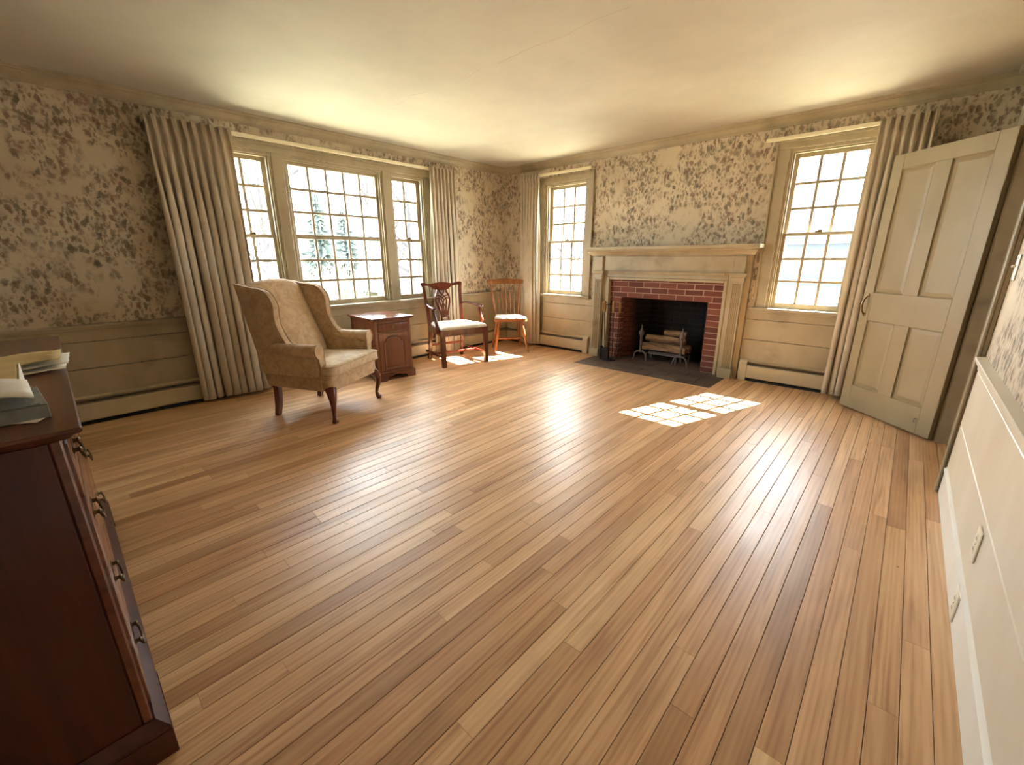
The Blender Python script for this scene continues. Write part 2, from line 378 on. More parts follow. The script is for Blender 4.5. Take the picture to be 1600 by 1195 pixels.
struct(run('trim_3', CROWN, 'x', XC, -1, YD, YB, TAN, 1, 1), 'tan crown moulding above the doorway wall', 'crown moulding')
struct(run('trim_4', CROWN, 'y', YD, 1, XA, XC, TAN, 1, 1), 'tan crown moulding above the wall behind the chest', 'crown moulding')
struct(run('trim_5', RAIL, 'x', XA, 1, YD, 1.09, TAN), 'tan chair rail left of the long pleated curtain', 'chair rail')
struct(run('trim_6', RAIL, 'x', XA, 1, 3.60, YB, TAN, 0, 1), 'tan chair rail in the corner behind the wooden chairs', 'chair rail')
struct(run('trim_7', RAIL, 'y', YB, -1, XA, -3.99, TAN, 1, 0), 'short tan chair rail behind the corner curtain', 'chair rail')
struct(run('trim_8', RAIL, 'y', YB, -1, -.22, XC, TAN, 0, 1), 'short tan chair rail behind the open door', 'chair rail')
struct(run('trim_9', RAIL, 'x', XC, -1, YD, D0-.096, TAN_C), 'pale chair rail along the doorway wall', 'chair rail')
struct(run('trim_10', RAIL, 'y', YD, 1, XA, XC, TAN, 1, 1), 'tan chair rail behind the chest of drawers', 'chair rail')
BASE = [(0, 0), (.017, 0), (.017, .13), (.022, .134), (.022, .146), (.014, .154), (.010, .166), (0, .17)]
struct(run('baseboard_right', BASE, 'x', XC, -1, YD, D0-.096, WHITE), 'glossy white baseboard along the doorway wall', 'baseboard')
struct(run('baseboard_front', BASE, 'y', YD, 1, XA, XC, TAN, 1, 1), 'tan baseboard behind the chest of drawers', 'baseboard')

# ---- windows
def wpt(axis):
    if axis == 'x': return lambda u0, u1, n0, n1, z0, z1: (XA-max(n0, n1), XA-min(n0, n1), u0, u1, z0, z1)
    return lambda u0, u1, n0, n1, z0, z1: (u0, u1, YB+min(n0, n1), YB+max(n0, n1), z0, z1)
pane_cache = {}
def sash(axis, W, name, u0, u1, z0, z1, n0, cols, rows, parent, bot, top, st=.042):
    T = wpt(axis); th = .034; n1 = n0+th; g = G()
    g.box(*T(u0, u0+st, n0, n1, z0, z1), .003).box(*T(u1-st, u1, n0, n1, z0, z1), .003)
    g.box(*T(u0+st, u1-st, n0, n1, z0, z0+bot), .003).box(*T(u0+st, u1-st, n0, n1, z1-top, z1), .003)
    s = g.obj(name, TAN, parent); a0, a1, b0, b1 = u0+st, u1-st, z0+bot, z1-top; mw = .025
    for i in range(1, cols):
        u = a0+(a1-a0)*i/cols; G().box(*T(u-mw/2, u+mw/2, n0+.006, n1-.004, b0, b1), .003).obj('muntin', TAN, s)
    for j in range(1, rows):
        z = b0+(b1-b0)*j/rows; G().box(*T(a0, a1, n0+.007, n1-.005, z-mw/2, z+mw/2), .003).obj('muntin', TAN, s)
    pw, ph = (a1-a0)/cols, (b1-b0)/rows
    key = (axis, round(pw, 4), round(ph, 4))
    if key not in pane_cache:
        pane_cache[key] = box_mesh('pane', .003, pw, ph, 0, GLASS) if axis == 'x' else box_mesh('pane', pw, .003, ph, 0, GLASS)
    for i in range(cols):
        for j in range(rows):
            u = a0+(i+.5)*pw; z = b0+(j+.5)*ph; n = n0+.022
            inst(pane_cache[key], 'pane', s, (XA-n, u, z) if axis == 'x' else (u, YB+n, z))
    return s
def window(num, axis, u0, u1, cols, label, lock=True, same=False):
    T = wpt(axis); W = G(); jt = .022
    for a, b in ((u0, u0+jt), (u1-jt, u1)): W.box(*T(a, b, 0, .125, ZS-.012, ZT))
    W.box(*T(u0+jt, u1-jt, 0, .125, ZT-jt, ZT))
    root = W.obj('window_%d' % num, TAN); struct(root, label, 'window')
    g = G()                                     # outside frame and sloping sill
    for a, b in ((u0, u0+.05), (u1-.05, u1)): g.box(*T(a, b, .126, .215, ZS-.02, ZT), .002)
    g.box(*T(u0+.05, u1-.05, .126, .215, ZT-.045, ZT), .002).box(*T(u0, u1, .05, .26, ZS-.055, ZS-.014), .002)
    g.obj('exterior_frame', EXTP, root)
    zi0, zi1 = ZS-.012+.004, ZT-jt; zm = zi0+(zi1-zi0)*.497; a, b = u0+jt+.001, u1-jt-.001
    lo = sash(axis, W, 'lower_sash', a, b, zi0, zm+.016, .042, cols, 3, root, .06, .03)
    up = sash(axis, W, 'upper_sash', a, b, zm-.016, zi1, .042 if same else .079, cols, 3, root, .03, .045) if not same else sash(axis, W, 'upper_sash', a, b, zm+.0165, zi1, .042, cols, 3, root, .012, .045)
    g = G()
    for p, q in ((a-.001, a+.013), (b-.013, b+.001)): g.box(*T(p, q, .018, .041, zi0, zi1), .002)
    g.box(*T(a+.013, b-.013, .018, .041, zi1-.014, zi1), .002); g.obj('stop_bead', TAN, root)
    if lock:
        um = (u0+u1)/2; G().box(*T(um-.028, um+.028, .044, .07, zm+.0165, zm+.026), .003).box(*T(um-.008, um+.03, .046, .058, zm+.026, zm+.036), .003).obj('sash_lock', BRASS, lo)
    return root
window(1, 'x', *WA[0], 2, 'narrow divided window beside the long pleated curtain')
window(2, 'x', *WA[1], 5, 'wide divided window of five panes across behind the wing chair', lock=False, same=True)
window(3, 'x', *WA[2], 2, 'narrow divided window behind the mahogany armchair')
window(4, 'y', *WB[0], 3, 'double-hung window left of the fireplace')
window(5, 'y', *WB[1], 3, 'double-hung window between the fireplace and the open door')
def casing(axis, openings, name, label, ends, zhead, plane_top):
    T = wpt(axis); o0, o1 = openings[0][0], openings[-1][1]; cw = .098; e0, e1 = ends
    def piece(nm, u0, u1, z0, z1, par):
        g = G().box(*T(u0, u1, -.018, -.0005, z0, z1), .003); return g.obj(nm, TAN, par)
    root = piece(name, o0-e0, o1+e1, ZT+.004, zhead, None)
    G().box(*T(o0-e0-.012, o1+e1+.012, -.032, -.0182, zhead-.022, zhead+.004), .004).obj('backband', TAN, root)
    piece('side_casing', o0-e0, o0-.004, ZS, ZT+.0035, root); piece('side_casing', o1+.004, o1+e1, ZS, ZT+.0035, root)
    for u in (o0-e0-.012, o1+e1-.006): G().box(*T(u, u+.018, -.032, -.0182, ZS, zhead-.0225), .004).obj('backband', TAN, root)
    for (a, b), (c, d) in zip(openings, openings[1:]): piece('mullion_casing', b+.004, c-.004, ZS, ZT+.0035, root)
    g = G().box(*T(o0-e0-.03, o1+e1+.03, -.055, -.0005, ZS-.026, ZS-.0005), .006, 2)
    for a, b in openings: g.box(*T(a+.001, b-.001, -.01, .046, ZS-.011, ZS-.001))
    g.obj('stool', TAN, root, smooth=40)
    G().box(*T(o0-e0-.015, o1+e1+.015, -.03, -.0142, ZS-.05, ZS-.0265), .006, 2).obj('bed_moulding', TAN, root, smooth=40)
    return struct(root, label, 'window casing')
casing('x', WA, 'trim_11', 'tan casing and stool around the triple window', (.1, .1), 2.262, 0)
casing('y', WB[:1], 'trim_12', 'tan casing and stool around the window left of the fireplace', (.1, .097), 2.262, 0)
casing('y', WB[1:], 'trim_13', 'tan casing and stool around the window beside the open door', (.105, .1), 2.262, 0)

# sky portals in the window openings (they give off no light, they only steer the sampling of the sky)
for axis, ops in (('x', WA), ('y', WB)):
    for a, b in ops:
        l = bpy.data.lights.new('window_portal', 'AREA'); l.shape = 'RECTANGLE'; l.size, l.size_y = (b-a), ZT-ZS; l.cycles.is_portal = True
        o = bpy.data.objects.new('window_portal', l); COL.objects.link(o); zc = (ZT+ZS)/2
        if axis == 'x': o.location = (XA-.24, (a+b)/2, zc); o.rotation_euler = (R(90), 0, R(-90))
        else: o.location = ((a+b)/2, YB+.24, zc); o.rotation_euler = (R(90), 0, R(180))

# ---- doorway: jambs, casing, door leaf
jb = G().box(XC-.012, XC+.142, D0, D0+.022, 0, DZ).box(XC-.012, XC+.142, D1-.022, D1, 0, DZ).box(XC-.012, XC+.142, D0+.022, D1-.022, DZ-.022, DZ)
jo = jb.obj('trim_14', TAN); struct(jo, 'tan door jamb and casing of the open doorway', 'door frame')
G().box(XC+.05, XC+.09, D0+.0222, D0+.034, 0, DZ-.022, .002).box(XC+.05, XC+.09, D1-.034, D1-.0222, 0, DZ-.022, .002).box(XC+.05, XC+.09, D0+.034, D1-.034, DZ-.034, DZ-.0222, .002).obj('door_stop', TAN, jo)
for y0, y1 in ((D0-.09, D0+.006), (D1-.006, D1+.09)):
    G().box(XC-.02, XC-.0005, y0, y1, 0, DZ+.09, .003).obj('side_casing', TAN, jo)
    G().box(XC-.034, XC-.0202, *((y0-.004, y0+.014) if y0 < D0-.05 else (y1-.014, y1+.004)), 0, DZ+.09, .004).obj('backband', TAN, jo)
G().box(XC-.02, XC-.0005, D0+.0065, D1-.0065, DZ-.004, DZ+.09, .003).obj('head_casing', TAN, jo)

hinge = Vector((.306, 4.015)); free = Vector((-.254, 4.546)); dv = free-hinge
door = thing('door_1', 'open tan four-panel door with a bail handle', 'door', (hinge.x+.0095, hinge.y+.010, 0), math.atan2(dv.y, dv.x)); door['kind'] = 'structure'
DW, DT, DH = .771, .036, 1.972      # local x from hinge to free edge, visible face towards +y of the leaf (-normal)
# the camera sees the side whose local normal is +y
S_ = [0, .098, .336, .45, .688, DW]; Zr = [.012, .21, .755, .975, 1.87, DH]
def dpart(n, x0, x1, z0, z1, y0=-DT/2, y1=DT/2, bev=.0015, par=door): return G().box(x0, x1, y0, y1, z0, z1, bev).obj(n, DOORP, par)
dpart('stile', S_[0], S_[1], Zr[0], Zr[5]); dpart('stile', S_[4], S_[5], Zr[0], Zr[5])
for z0, z1 in ((Zr[0], Zr[1]), (Zr[2], Zr[3]), (Zr[4], Zr[5])): dpart('rail', S_[1]+.0002, S_[4]-.0002, z0, z1)
for z0, z1 in ((Zr[1], Zr[2]), (Zr[3], Zr[4])): dpart('mullion', S_[2], S_[3], z0+.0002, z1-.0002)
for x0, x1 in ((S_[1], S_[2]), (S_[3], S_[4])):
    for z0, z1 in ((Zr[1], Zr[2]), (Zr[3], Zr[4])):
        g = G(); m1, m2 = .004, .03
        for sgn in (-1, 1):
            r = [[(a, sgn*y, b) for a, b in ((x0+i, z0+i), (x1-i, z0+i), (x1-i, z1-i), (x0+i, z1-i))] for i, y in ((0, .0178), (.004, .0085), (.010, .0045), (.034, .0085), (.036, .0085))]
            g.loft(r, cap=False); g.bm.faces.new([g.bm.verts.new(p) for p in r[-1]][::sgn])
        g.obj('panel', DOORP, door)
hd = G().tube([(.7255, .018, .945), (.7255, .03, .94), (.7255, .05, .915), (.7255, .058, .872), (.7255, .05, .83), (.7255, .03, .805), (.7255, .018, .80)], [.005, .006, .007, .008, .007, .006, .005], 8)
hd.lathe([(.014, 0), (.016, .002), (.012, .006)], 10, Matrix.Translation((.7255, .018, .95)) @ Matrix.Rotation(R(-90), 4, 'X')).lathe([(.014, 0), (.016, .002), (.012, .006)], 10, Matrix.Translation((.7255, .018, .797)) @ Matrix.Rotation(R(-90), 4, 'X'))
o = hd.obj('handle', BRASS, door, 50); o['label'] = 'dark brass bail handle'
for z in (.25, 1.72):
    G().box(-.0025, .0, -.016, .016, z-.045, z+.045).tube([(-.005, -.019, z-.045), (-.005, -.019, z+.045)], .0055, 8).obj('hinge', DOORP, door)
# small cup hook screwed low on the door
G().tube([(.115, .018, .125), (.115, .03, .125), (.115, .036, .11), (.115, .028, .098)], .0025, 6).obj('hook', DOORP, door, 50)

# ================================================================== BASEBOARD HEATERS
def heater(axis, plane, inn, u0, u1, label, caps):
    base = (plane, (u0+u1)/2, 0) if axis == 'x' else ((u0+u1)/2, plane, 0)
    t = thing('baseboard_heater', label, 'heater', base, group='baseboard heaters'); L = (u1-u0)/2
    def P(d, z, u): return (inn*d, u, z) if axis == 'x' else (u, inn*d, z)
    def ext(nm, prof, a, b, m, par=t): return G().loft([[P(d, z, a) for d, z in prof], [P(d, z, b) for d, z in prof]]).obj(nm, m, par)
    e0, e1 = -L+(.075 if caps[0] else 0), L-(.075 if caps[1] else 0)
    o = .0145
    ext('back_panel', [(o, .02), (o+.004, .02), (o+.004, .196), (.05, .205), (.052, .211), (o, .222)], e0, e1, HEAT)
    ext('fin_element', [(.022, .055), (.056, .055), (.056, .15), (.022, .15)], e0, e1, DARKM)
    ext('front_panel', [(.06, .042), (.0645, .036), (.066, .04), (.066, .158), (.060, .168), (.057, .166), (.062, .156), (.062, .045)], e0, e1, HEAT)
    ext('damper', [(.03, .186), (.056, .178), (.057, .181), (.031, .189)], e0, e1, ALU)
    ext('floor_plate', [(o, .0005), (.05, .0005), (.05, .018), (o, .018)], e0, e1, DARKM)
    CAP = [(o, .001), (.064, .001), (.07, .006), (.07, .165), (.066, .195), (.05, .215), (o, .224)]
    for c, a in zip(caps, (-L, L-.075)):
        if c: ext('end_cap', CAP, a, a+.075, HEAT)
    return t
heater('x', XA, 1, YD+.02, YB-.075, 'long baseboard heater under the triple window', (0, 0))
heater('y', YB, -1, XA+.075, -3.045, 'baseboard heater under the window left of the fireplace', (0, 1))
heater('y', YB, -1, -1.165, XC-.02, 'baseboard heater under the window beside the open door', (1, 0))

# ================================================================== CURTAINS AND RODS
def rod(axis, plane, inn, u0, u1, z, label):
    base = (plane, u0, z) if axis == 'x' else (u0, plane, z)
    t = thing('curtain_rod', label, 'curtain rod', base, group='flat white traverse rods'); L = u1-u0
    def B(u0_, u1_, d0, d1, z0, z1, nm):
        a = sorted((inn*d0, inn*d1)); g = G()
        (g.box(a[0], a[1], u0_, u1_, z0, z1, .003) if axis == 'x' else g.box(u0_, u1_, a[0], a[1], z0, z1, .003)); return g.obj(nm, ROD, t)
    B(0, L, .075, .09, -.016, .016, 'track'); B(0, .012, .0005, .0745, -.014, .014, 'wall_return'); B(L-.012, L, .0005, .0745, -.014, .014, 'wall_return')
    return t
rod('x', XA, 1, .80, 3.86, 2.279, 'long flat white curtain rod over the triple window')
rod('y', YB, -1, -4.20, -3.09, 2.294, 'short flat white curtain rod left of the fireplace')
rod('y', YB, -1, -1.215, -.075, 2.270, 'flat white curtain rod over the window by the open door')
def curtain(axis, plane, inn, u0, u1, z0, z1, folds, label, seed, edge, spread=0., dep=.128, amp=.05):
    """pinch-pleated panel; edge = side (0/1) where the plain leading edge hangs"""
    rn = random.Random(seed); ph = [rn.uniform(-.5, .5) for _ in range(folds+2)]; am = [rn.uniform(.75, 1.2) for _ in range(folds+2)]
    base = (plane, (u0+u1)/2, z0) if axis == 'x' else ((u0+u1)/2, plane, z0); hwid = (u1-u0)/2; Hc = z1-z0
    t = thing('curtain', label, 'curtain', base, group='pinch-pleated drapes')
    def f(a, b):
        v = 1-b                         # 0 top .. 1 bottom
        k = a*folds; i = min(int(k), folds-1); fr = k-i
        A = am[i]*(1-fr)+am[i+1]*fr; pz = ph[i]*(1-fr)+ph[i+1]*fr
        top = max(0., 1-v/.075); low = min(1., max(0., (v-.06)/.3))
        wave = math.cos(2*math.pi*(k+pz*.35*low))
        sharp = (abs(wave)**.6)*(1 if wave > 0 else -1)
        d = dep+(.016*(1-low)+amp*low*A)*sharp-.012*top
        d += .010*math.sin(3*v+seed+a*5)*low
        uu = -hwid+2*hwid*a + .02*low*math.sin(4*math.pi*k+pz*2)*A + spread*v*(a if edge == 0 else a-1)*1.0
        z = Hc*b + .004*wave*(v)
        if axis == 'x': return (inn*d, uu, z)
        return (uu, inn*d, z)
    G().sheet(f, folds*14, 40).obj('cloth_panel', DRAPE, t, smooth=180, solid=.003)
    g = G()
    for j in range(folds):              # pinched heading tucks
        a = (j+.93)/folds; u = -hwid+2*hwid*a
        for s in (-.007, 0, .007):
            p = [(inn*(dep+.012), u+s*.6, Hc-.11), (inn*(dep+.02), u+s*1.2, Hc-.06), (inn*(dep+.010), u+s*1.5, Hc+.004)]
            if axis == 'y': p = [(q[1], q[0], q[2]) for q in p]
            g.tube(p, [.003, .006, .005], 6)
    g.obj('pinch_pleat', DRAPE, t, smooth=60)
    return t
curtain('x', XA, 1, .80, 1.365, .03, 2.297, 9, 'wide pleated beige curtain hanging left of the triple window', 1, 1)
curtain('x', XA, 1, 3.44, 3.83, .03, 2.297, 7, 'pleated beige curtain behind the mahogany armchair', 2, 0, dep=.122, amp=.034)
curtain('y', YB, -1, -4.17, -3.86, .03, 2.312, 6, 'narrow pleated beige curtain behind the spindle-back chair', 3, 1, dep=.122, amp=.034)
curtain('y', YB, -1, -.405, -.075, .03, 2.29, 6, 'pleated beige curtain half hidden by the open door', 4, 0)

# ================================================================== FIREPLACE
CX = -2.102
fp = thing('brick_fireplace', 'red brick fireplace surround with a soot-black firebox', 'fireplace', (CX, YB, 0))
ch = FZ/12; FD = .5; bk0, bk1 = -2.44, -1.76          # course height, firebox depth, back width
G().box(BX0-CX, FX0-.005-CX, .006, .1, -.09, BZ).box(FX1+.005-CX, BX1-CX, .006, .1, -.09, BZ).box(FX0-.005-CX, FX1+.005-CX, .006, .1, FZ+.004, BZ).obj('mortar_face', MORTAR, fp)
brick_meshes = {}
def brick(w_, h_, d_, m, loc, rz=0):
    key = (round(w_, 3), round(h_, 3), round(d_, 3), m.name)
    if key not in brick_meshes: brick_meshes[key] = box_mesh('brick', w_, d_, h_, .003, m)
    return inst(brick_meshes[key], 'brick', fp, loc, (0, 0, rz))
def course(x0, x1, z0, z1, phase, L=.2, j=.008):
    x = x0-phase*L
    while x < x1-.001:
        a, b = max(x, x0), min(x+L-j, x1)
        if b-a > .018: brick(b-a-(0 if b < x1 else .001), z1-z0-j, .1, BRICK, ((a+b)/2-CX, .054+random.uniform(-.0015, .0015), (z0+z1)/2))
        x += L
for r in range(16):
    z0, z1 = r*ch-.004, min((r+1)*ch-.004, BZ+.004)
    if z1-z0 < .02: continue
    if r < 12:
        course(BX0+.002, FX0, z0, z1, 0 if r % 2 else .55); course(FX1, BX1-.002, z0, z1, .25 if r % 2 else .0)
    else: course(BX0+.002, BX1-.002, z0, z1, .3 if r % 2 else .8)
# firebox: splayed sides and back
def side(xa, ya, xb, yb, m, nrm):
    d = Vector((xb-xa, yb-ya)); L = d.length; ang = math.atan2(d.y, d.x); u = d/L; n = Vector((-u.y, u.x))*nrm
    g = G(); p = [Vector((xa, ya)), Vector((xb, yb))]
    q = [p[0]+n*.006, p[1]+n*.006, p[1]+n*.1, p[0]+n*.1]; g.prism([(v.x-CX, v.y-YB) for v in q], 'z', -.09, .95); g.obj('firebox_mortar', MORTAR_S, fp)
    for r in range(14):
        s = -.1 if r % 2 else -.02
        while s < L-.01:
            a, b = max(s, 0.002), min(s+.19, L-.002)
            if b-a > .02:
                c = p[0]+u*((a+b)/2)+n*.05
                brick(b-a, ch-.009, .1, m, (c.x-CX, c.y-YB, (r+.5)*ch), ang)
            s += .2
side(FX0, YB+.10, bk0, YB+FD, BRICK_S, 1)
side(FX1, YB+.10, bk1, YB+FD, BRICK_S, -1)
side(bk0, YB+FD, bk1, YB+FD, BRICK_S, 1)
G().box(FX0-.1-CX, FX1+.1-CX, .1, FD+.12, .9, .95).box(FX0-CX-.2, FX0-CX-.12, .1, FD+.12, -.09, 1.05).box(FX1-CX+.12, FX1-CX+.2, .1, FD+.12, -.09, 1.05).box(FX0-CX-.2, FX1-CX+.2, FD+.11, FD+.16, -.09, 1.05).box(FX0-CX-.2, FX1-CX+.2, .1, FD+.16, 1.0, 1.05).box(FX0-CX-.2, FX1-CX+.2, .1, FD+.16, -.15, -.0215).obj('smoke_chamber', SOOTB, fp)
G().box(FX0-CX-.05, FX1-CX+.05, .03, .1, FZ, FZ+.006).obj('lintel_bar', DARKM, fp)

# hearth of slate tiles
hearth = thing('hearth', 'dark slate hearth slab in front of the firebox', 'hearth', (CX, HY, 0)); hearth['kind'] = 'structure'
G().box(HX0-CX, HX1-CX, 0, YB-HY-.001, -.021, -.004).box(FX0-CX+.004, FX1-CX-.004, YB-HY, YB-HY+.62, -.021, -.004).obj('mortar_bed', MORTAR_S, hearth)
tile_cache = {}
def tile(x0, x1, y0, y1):
    k = (round(x1-x0, 3), round(y1-y0, 3))
    if k not in tile_cache: tile_cache[k] = box_mesh('tile', k[0], k[1], .018, .002, SLATE)
    inst(tile_cache[k], 'tile', hearth, ((x0+x1)/2-CX, (y0+y1)/2-HY, -.009+random.uniform(0, .001)))
rows = 4; th_ = (YB-HY-.004)/rows
for r in range(rows):
    x = HX0-(.16 if r % 2 else 0)
    while x < HX1-.01:
        a, b = max(x, HX0), min(x+.318, HX1); 
        if b-a > .02: tile(a+.001, b-.003, HY+r*th_+.001, HY+(r+1)*th_-.003)
        x += .32
for r in range(4):
    x = FX0+.006-(.1 if r % 2 else 0)
    lim0, lim1 = FX0+.006+max(0, (r*.145-.1))*.42, FX1-.006-max(0, (r*.145-.1))*.42
    while x < lim1-.01:
        a, b = max(x, lim0), min(x+.26, lim1)
        if b-a > .02: tile(a+.001, b-.003, YB+r*.145, YB+(r+1)*.145-.004)
        x += .263

# mantelpiece
mt = thing('mantelpiece', 'tan painted mantelpiece with fluted pilasters around the brick fireplace', 'mantel', (CX, YB, 0))
def mb(nm, x0, x1, d0, d1, z0, z1, bev=.003, seg=1): return G().box(x0-CX, x1-CX, -d1, -d0, z0, z1, bev, seg).obj(nm, TAN, mt)
ML, MR = 2*CX+1.185, -1.185
mb('side_board', ML, BX0-.034, .0005, .04, 0, 1.26); mb('side_board', BX1+.034, MR, .0005, .04, 0, 1.26)
mb('frieze_board', ML+.001, MR-.001, .041, .06, 1.093, 1.262); mb('lintel_board', BX0-.033, BX1+.033, .0005, .042, BZ+.03, 1.092)
mb('inner_moulding', BX0-.034, BX0, .0005, .05, 0, BZ+.0295, .006, 2); mb('inner_moulding', BX1, BX1+.034, .0005, .05, 0, BZ+.0295, .006, 2)
mb('inner_moulding', BX0+.0005, BX1-.0005, .0005, .05, BZ, BZ+.0295, .006, 2)
def mold(nm, prof, x0, x1, ret=True):
    """moulding (depth, z) with returned ends"""
    g = G(); rings = []
    g.loft([[(x0-CX-(d-prof[0][0] if ret else 0), -d, z) for d, z in prof], [(x1-CX+(d-prof[0][0] if ret else 0), -d, z) for d, z in prof]]); return g.obj(nm, TAN, mt, smooth=35)
mold('architrave_moulding', [(.0605, 1.062), (.068, 1.064), (.072, 1.078), (.08, 1.082), (.082, 1.093), (.0605, 1.094)], BX0+.0, BX1-.0, False)
for sx in (1, -1):
    def X(a): return CX+sx*(a-CX)
    def pb(nm, a, b, d0, d1, z0, z1, bev=.003): q = sorted((X(a), X(b))); return mb(nm, q[0], q[1], d0, d1, z0, z1, bev)
    pb('plinth', -1.358, -1.222, .0405, .118, 0, .105)
    g = G(); a, b = sorted((X(-1.34), X(-1.238))); n = 5; wv = (b-a-.016)/n        # fluted shaft
    prof = [(a-CX, -.0405), (a-CX, -.088), (a+.008-CX, -.088)]
    for i in range(n):
        s0 = a+.008+i*wv
        prof += [(s0+wv*.18-CX, -.088), (s0+wv*.3-CX, -.080), (s0+wv*.5-CX, -.0775), (s0+wv*.7-CX, -.080), (s0+wv*.82-CX, -.088)]
    prof += [(b-CX, -.088), (b-CX, -.0405)]
    g.prism(prof, 'z', .1055, .985); g.obj('pilaster', TAN, mt)
    pb('necking', -1.346, -1.232, .0405, .094, .9855, 1.0); pb('capital_block', -1.352, -1.226, .0405, .098, 1.0005, 1.052)
    q = sorted((X(-1.352), X(-1.226)))
    mold('capital_moulding', [(.096, 1.0525), (.104, 1.056), (.108, 1.07), (.118, 1.078), (.120, 1.09), (.05, 1.0925)], q[0], q[1])
    pb('frieze_block', -1.345, -1.236, .0605, .092, 1.093, 1.262)
BED = [(.0, 1.2625), (.072, 1.2625), (.074, 1.272), (.088, 1.277), (.098, 1.292), (.118, 1.31), (.14, 1.318), (.144, 1.333), (0, 1.3335)]
g = G(); x0, x1 = ML+.03, MR-.03
g.loft([[(x0-CX-d*.6, -d, z) for d, z in BED], [(x1-CX+d*.6, -d, z) for d, z in BED]]); g.obj('bed_moulding', TAN, mt, smooth=30)
mb('shelf', -3.03, -1.105, .0005, .2, 1.334, 1.372, .006, 2)

# andirons
def andiron(x, y, label):
    t = thing('andiron', label, 'andiron', (x, y, 0), group='pair of andirons in the firebox')
    for s in (-1, 1): G().tube([(0, 0, .115), (s*.04, 0, .113), (s*.068, 0, .09), (s*.08, 0, .05), (s*.085, -.003, .012), (s*.098, -.006, .006)], [.011, .011, .010, .009, .009, .01], 8).obj('foot', IRON, t, 50)
    G().lathe([(.012, .10), (.014, .13), (.010, .15), (.012, .2), (.016, .25), (.013, .28), (.018, .295), (.012, .305)], 12).obj('shaft', IRON, t, 50)
    f = G().lathe([(.01, .305), (.02, .315), (.03, .335), (.033, .352), (.028, .368), (.014, .385), (.008, .41), (.006, .44), (.002, .452)], 14).obj('finial', IRON, t, 50); f['label'] = 'flame-shaped finial'
    G().bar([(0, 0, .105), (0, .1, .1), (0, .3, .1)], .02, .02).bar([(0, .29, .1), (0, .29, .0)], .02, .02, (0, 1, 0)).obj('log_bar', IRON, t); return t
andiron(-2.348, YB+.075, 'wrought-iron andiron with spire finial at the left of the logs')
andiron(-1.84, YB+.075, 'wrought-iron andiron with spire finial at the right of the logs')
gr = thing('fire_grate', 'low iron fire grate bar under the logs', 'grate', (CX, YB+.16, 0))
for y in (-.03, .05, .13): G().bar([(-.2, y, .095), (.2, y, .095)], .014, .014).obj('bar', IRON, gr)
for x in (-.19, .19): G().bar([(x, -.03, .09), (x, -.03, 0)], .016, .016, (0, 1, 0)).bar([(x, .13, .09), (x, .13, 0)], .016, .016, (0, 1, 0)).bar([(x, -.03, .085), (x, .13, .085)], .014, .012).obj('leg', IRON, gr)
def log(x, y, z, L, r, rz, tilt, label, seed, split=False):
    rn = random.Random(seed); g = G(); n = 12; rings = []
    of = [1+rn.uniform(-.13, .13) for _ in range(n)]
    for k in range(9):
        s = -L/2+L*k/8; rr = r*(1+rn.uniform(-.05, .05))*(.93 if k in (0, 8) else 1)
        ring = []
        for j in range(n):
            a = 2*math.pi*j/n; yy = rr*of[j]*math.cos(a); zz = rr*of[j]*math.sin(a)
            if split: yy = max(yy, -r*.35)
            ring.append((s, yy+.006*math.sin(s*9+seed), zz+.006*math.cos(s*7)))
        rings.append(ring)
    o = g.loft(rings).obj('firewood_log', LOGM, None, 40); o.location = (x, y, z); o.rotation_euler = (rn.uniform(-.5, .5), tilt, rz)
    return tag(o, label, 'log', 'firewood logs on the grate')
log(-2.09, YB+.165, .172, .54, .05, .0, .0, 'thick split log at the front on the fire grate', 1, True)
log(-2.06, YB+.285, .174, .5, .052, .06, .0, 'round log lying behind the front log', 2)
log(-2.1, YB+.222, .268, .50, .042, -.05, .015, 'pale log on top of the log pile', 3)
log(-1.99, YB+.235, .356, .26, .034, .12, .0, 'short log end on top at the right of the pile', 4)

# fire tools
TX, TY = -2.665, 4.705
st = thing('fire_tool_stand', 'black fireplace tool stand beside the left pilaster', 'tool stand', (TX, TY, 0))
G().prism([(.115*math.cos(a)*(1 if math.cos(a) > 0 else .9), .062*math.sin(a)) for a in [2*math.pi*i/20 for i in range(20)]], 'z', .001, .016).obj('base', IRON_D, st)
G().tube([(0, .03, .016), (0, .03, .70)], .006, 8).lathe([(.006, .70), (.014, .71), (.016, .72), (.008, .735), (.003, .745)], 10, at=(0, .03, 0)).obj('pole', IRON_D, st, 50)
G().tube([(-.085, -.005, .675), (-.05, .02, .69), (0, .03, .692), (.05, .02, .69), (.085, -.005, .675)], .005, 6).obj('crossbar', IRON_D, st, 50)
HANDLE = [(.006, 0), (.018, .008), (.012, .02), (.016, .04), (.019, .07), (.013, .1), (.018, .112), (.02, .122), (.010, .135), (.003, .14)]
def tool(nm, label, x, y, lean, head):
    t = thing(nm, label, 'fire tool', (TX+x, TY+y, 0), group='brass-handled fire tools')
    top = Vector((0, 0, .60)); bot = Vector((lean, .0, .165))
    G().tube([top, bot], .0055, 7).obj('shaft', IRON_D, t, 50); h = G().lathe(HANDLE, 12, Matrix.Translation(top)).obj('handle', BRASS_L, t, 50); h['label'] = 'turned brass handle'
    head(t, bot); return t
def shovel(t, b): G().prism([(b.x-.05, .018), (b.x+.05, .018), (b.x+.05, .14), (b.x+.02, .165), (b.x-.02, .165), (b.x-.05, .14)], 'y', -.004, .004).box(b.x-.055, b.x-.05, -.012, .004, .018, .14).box(b.x+.05, b.x+.055, -.012, .004, .018, .14).obj('blade', IRON_D, t)
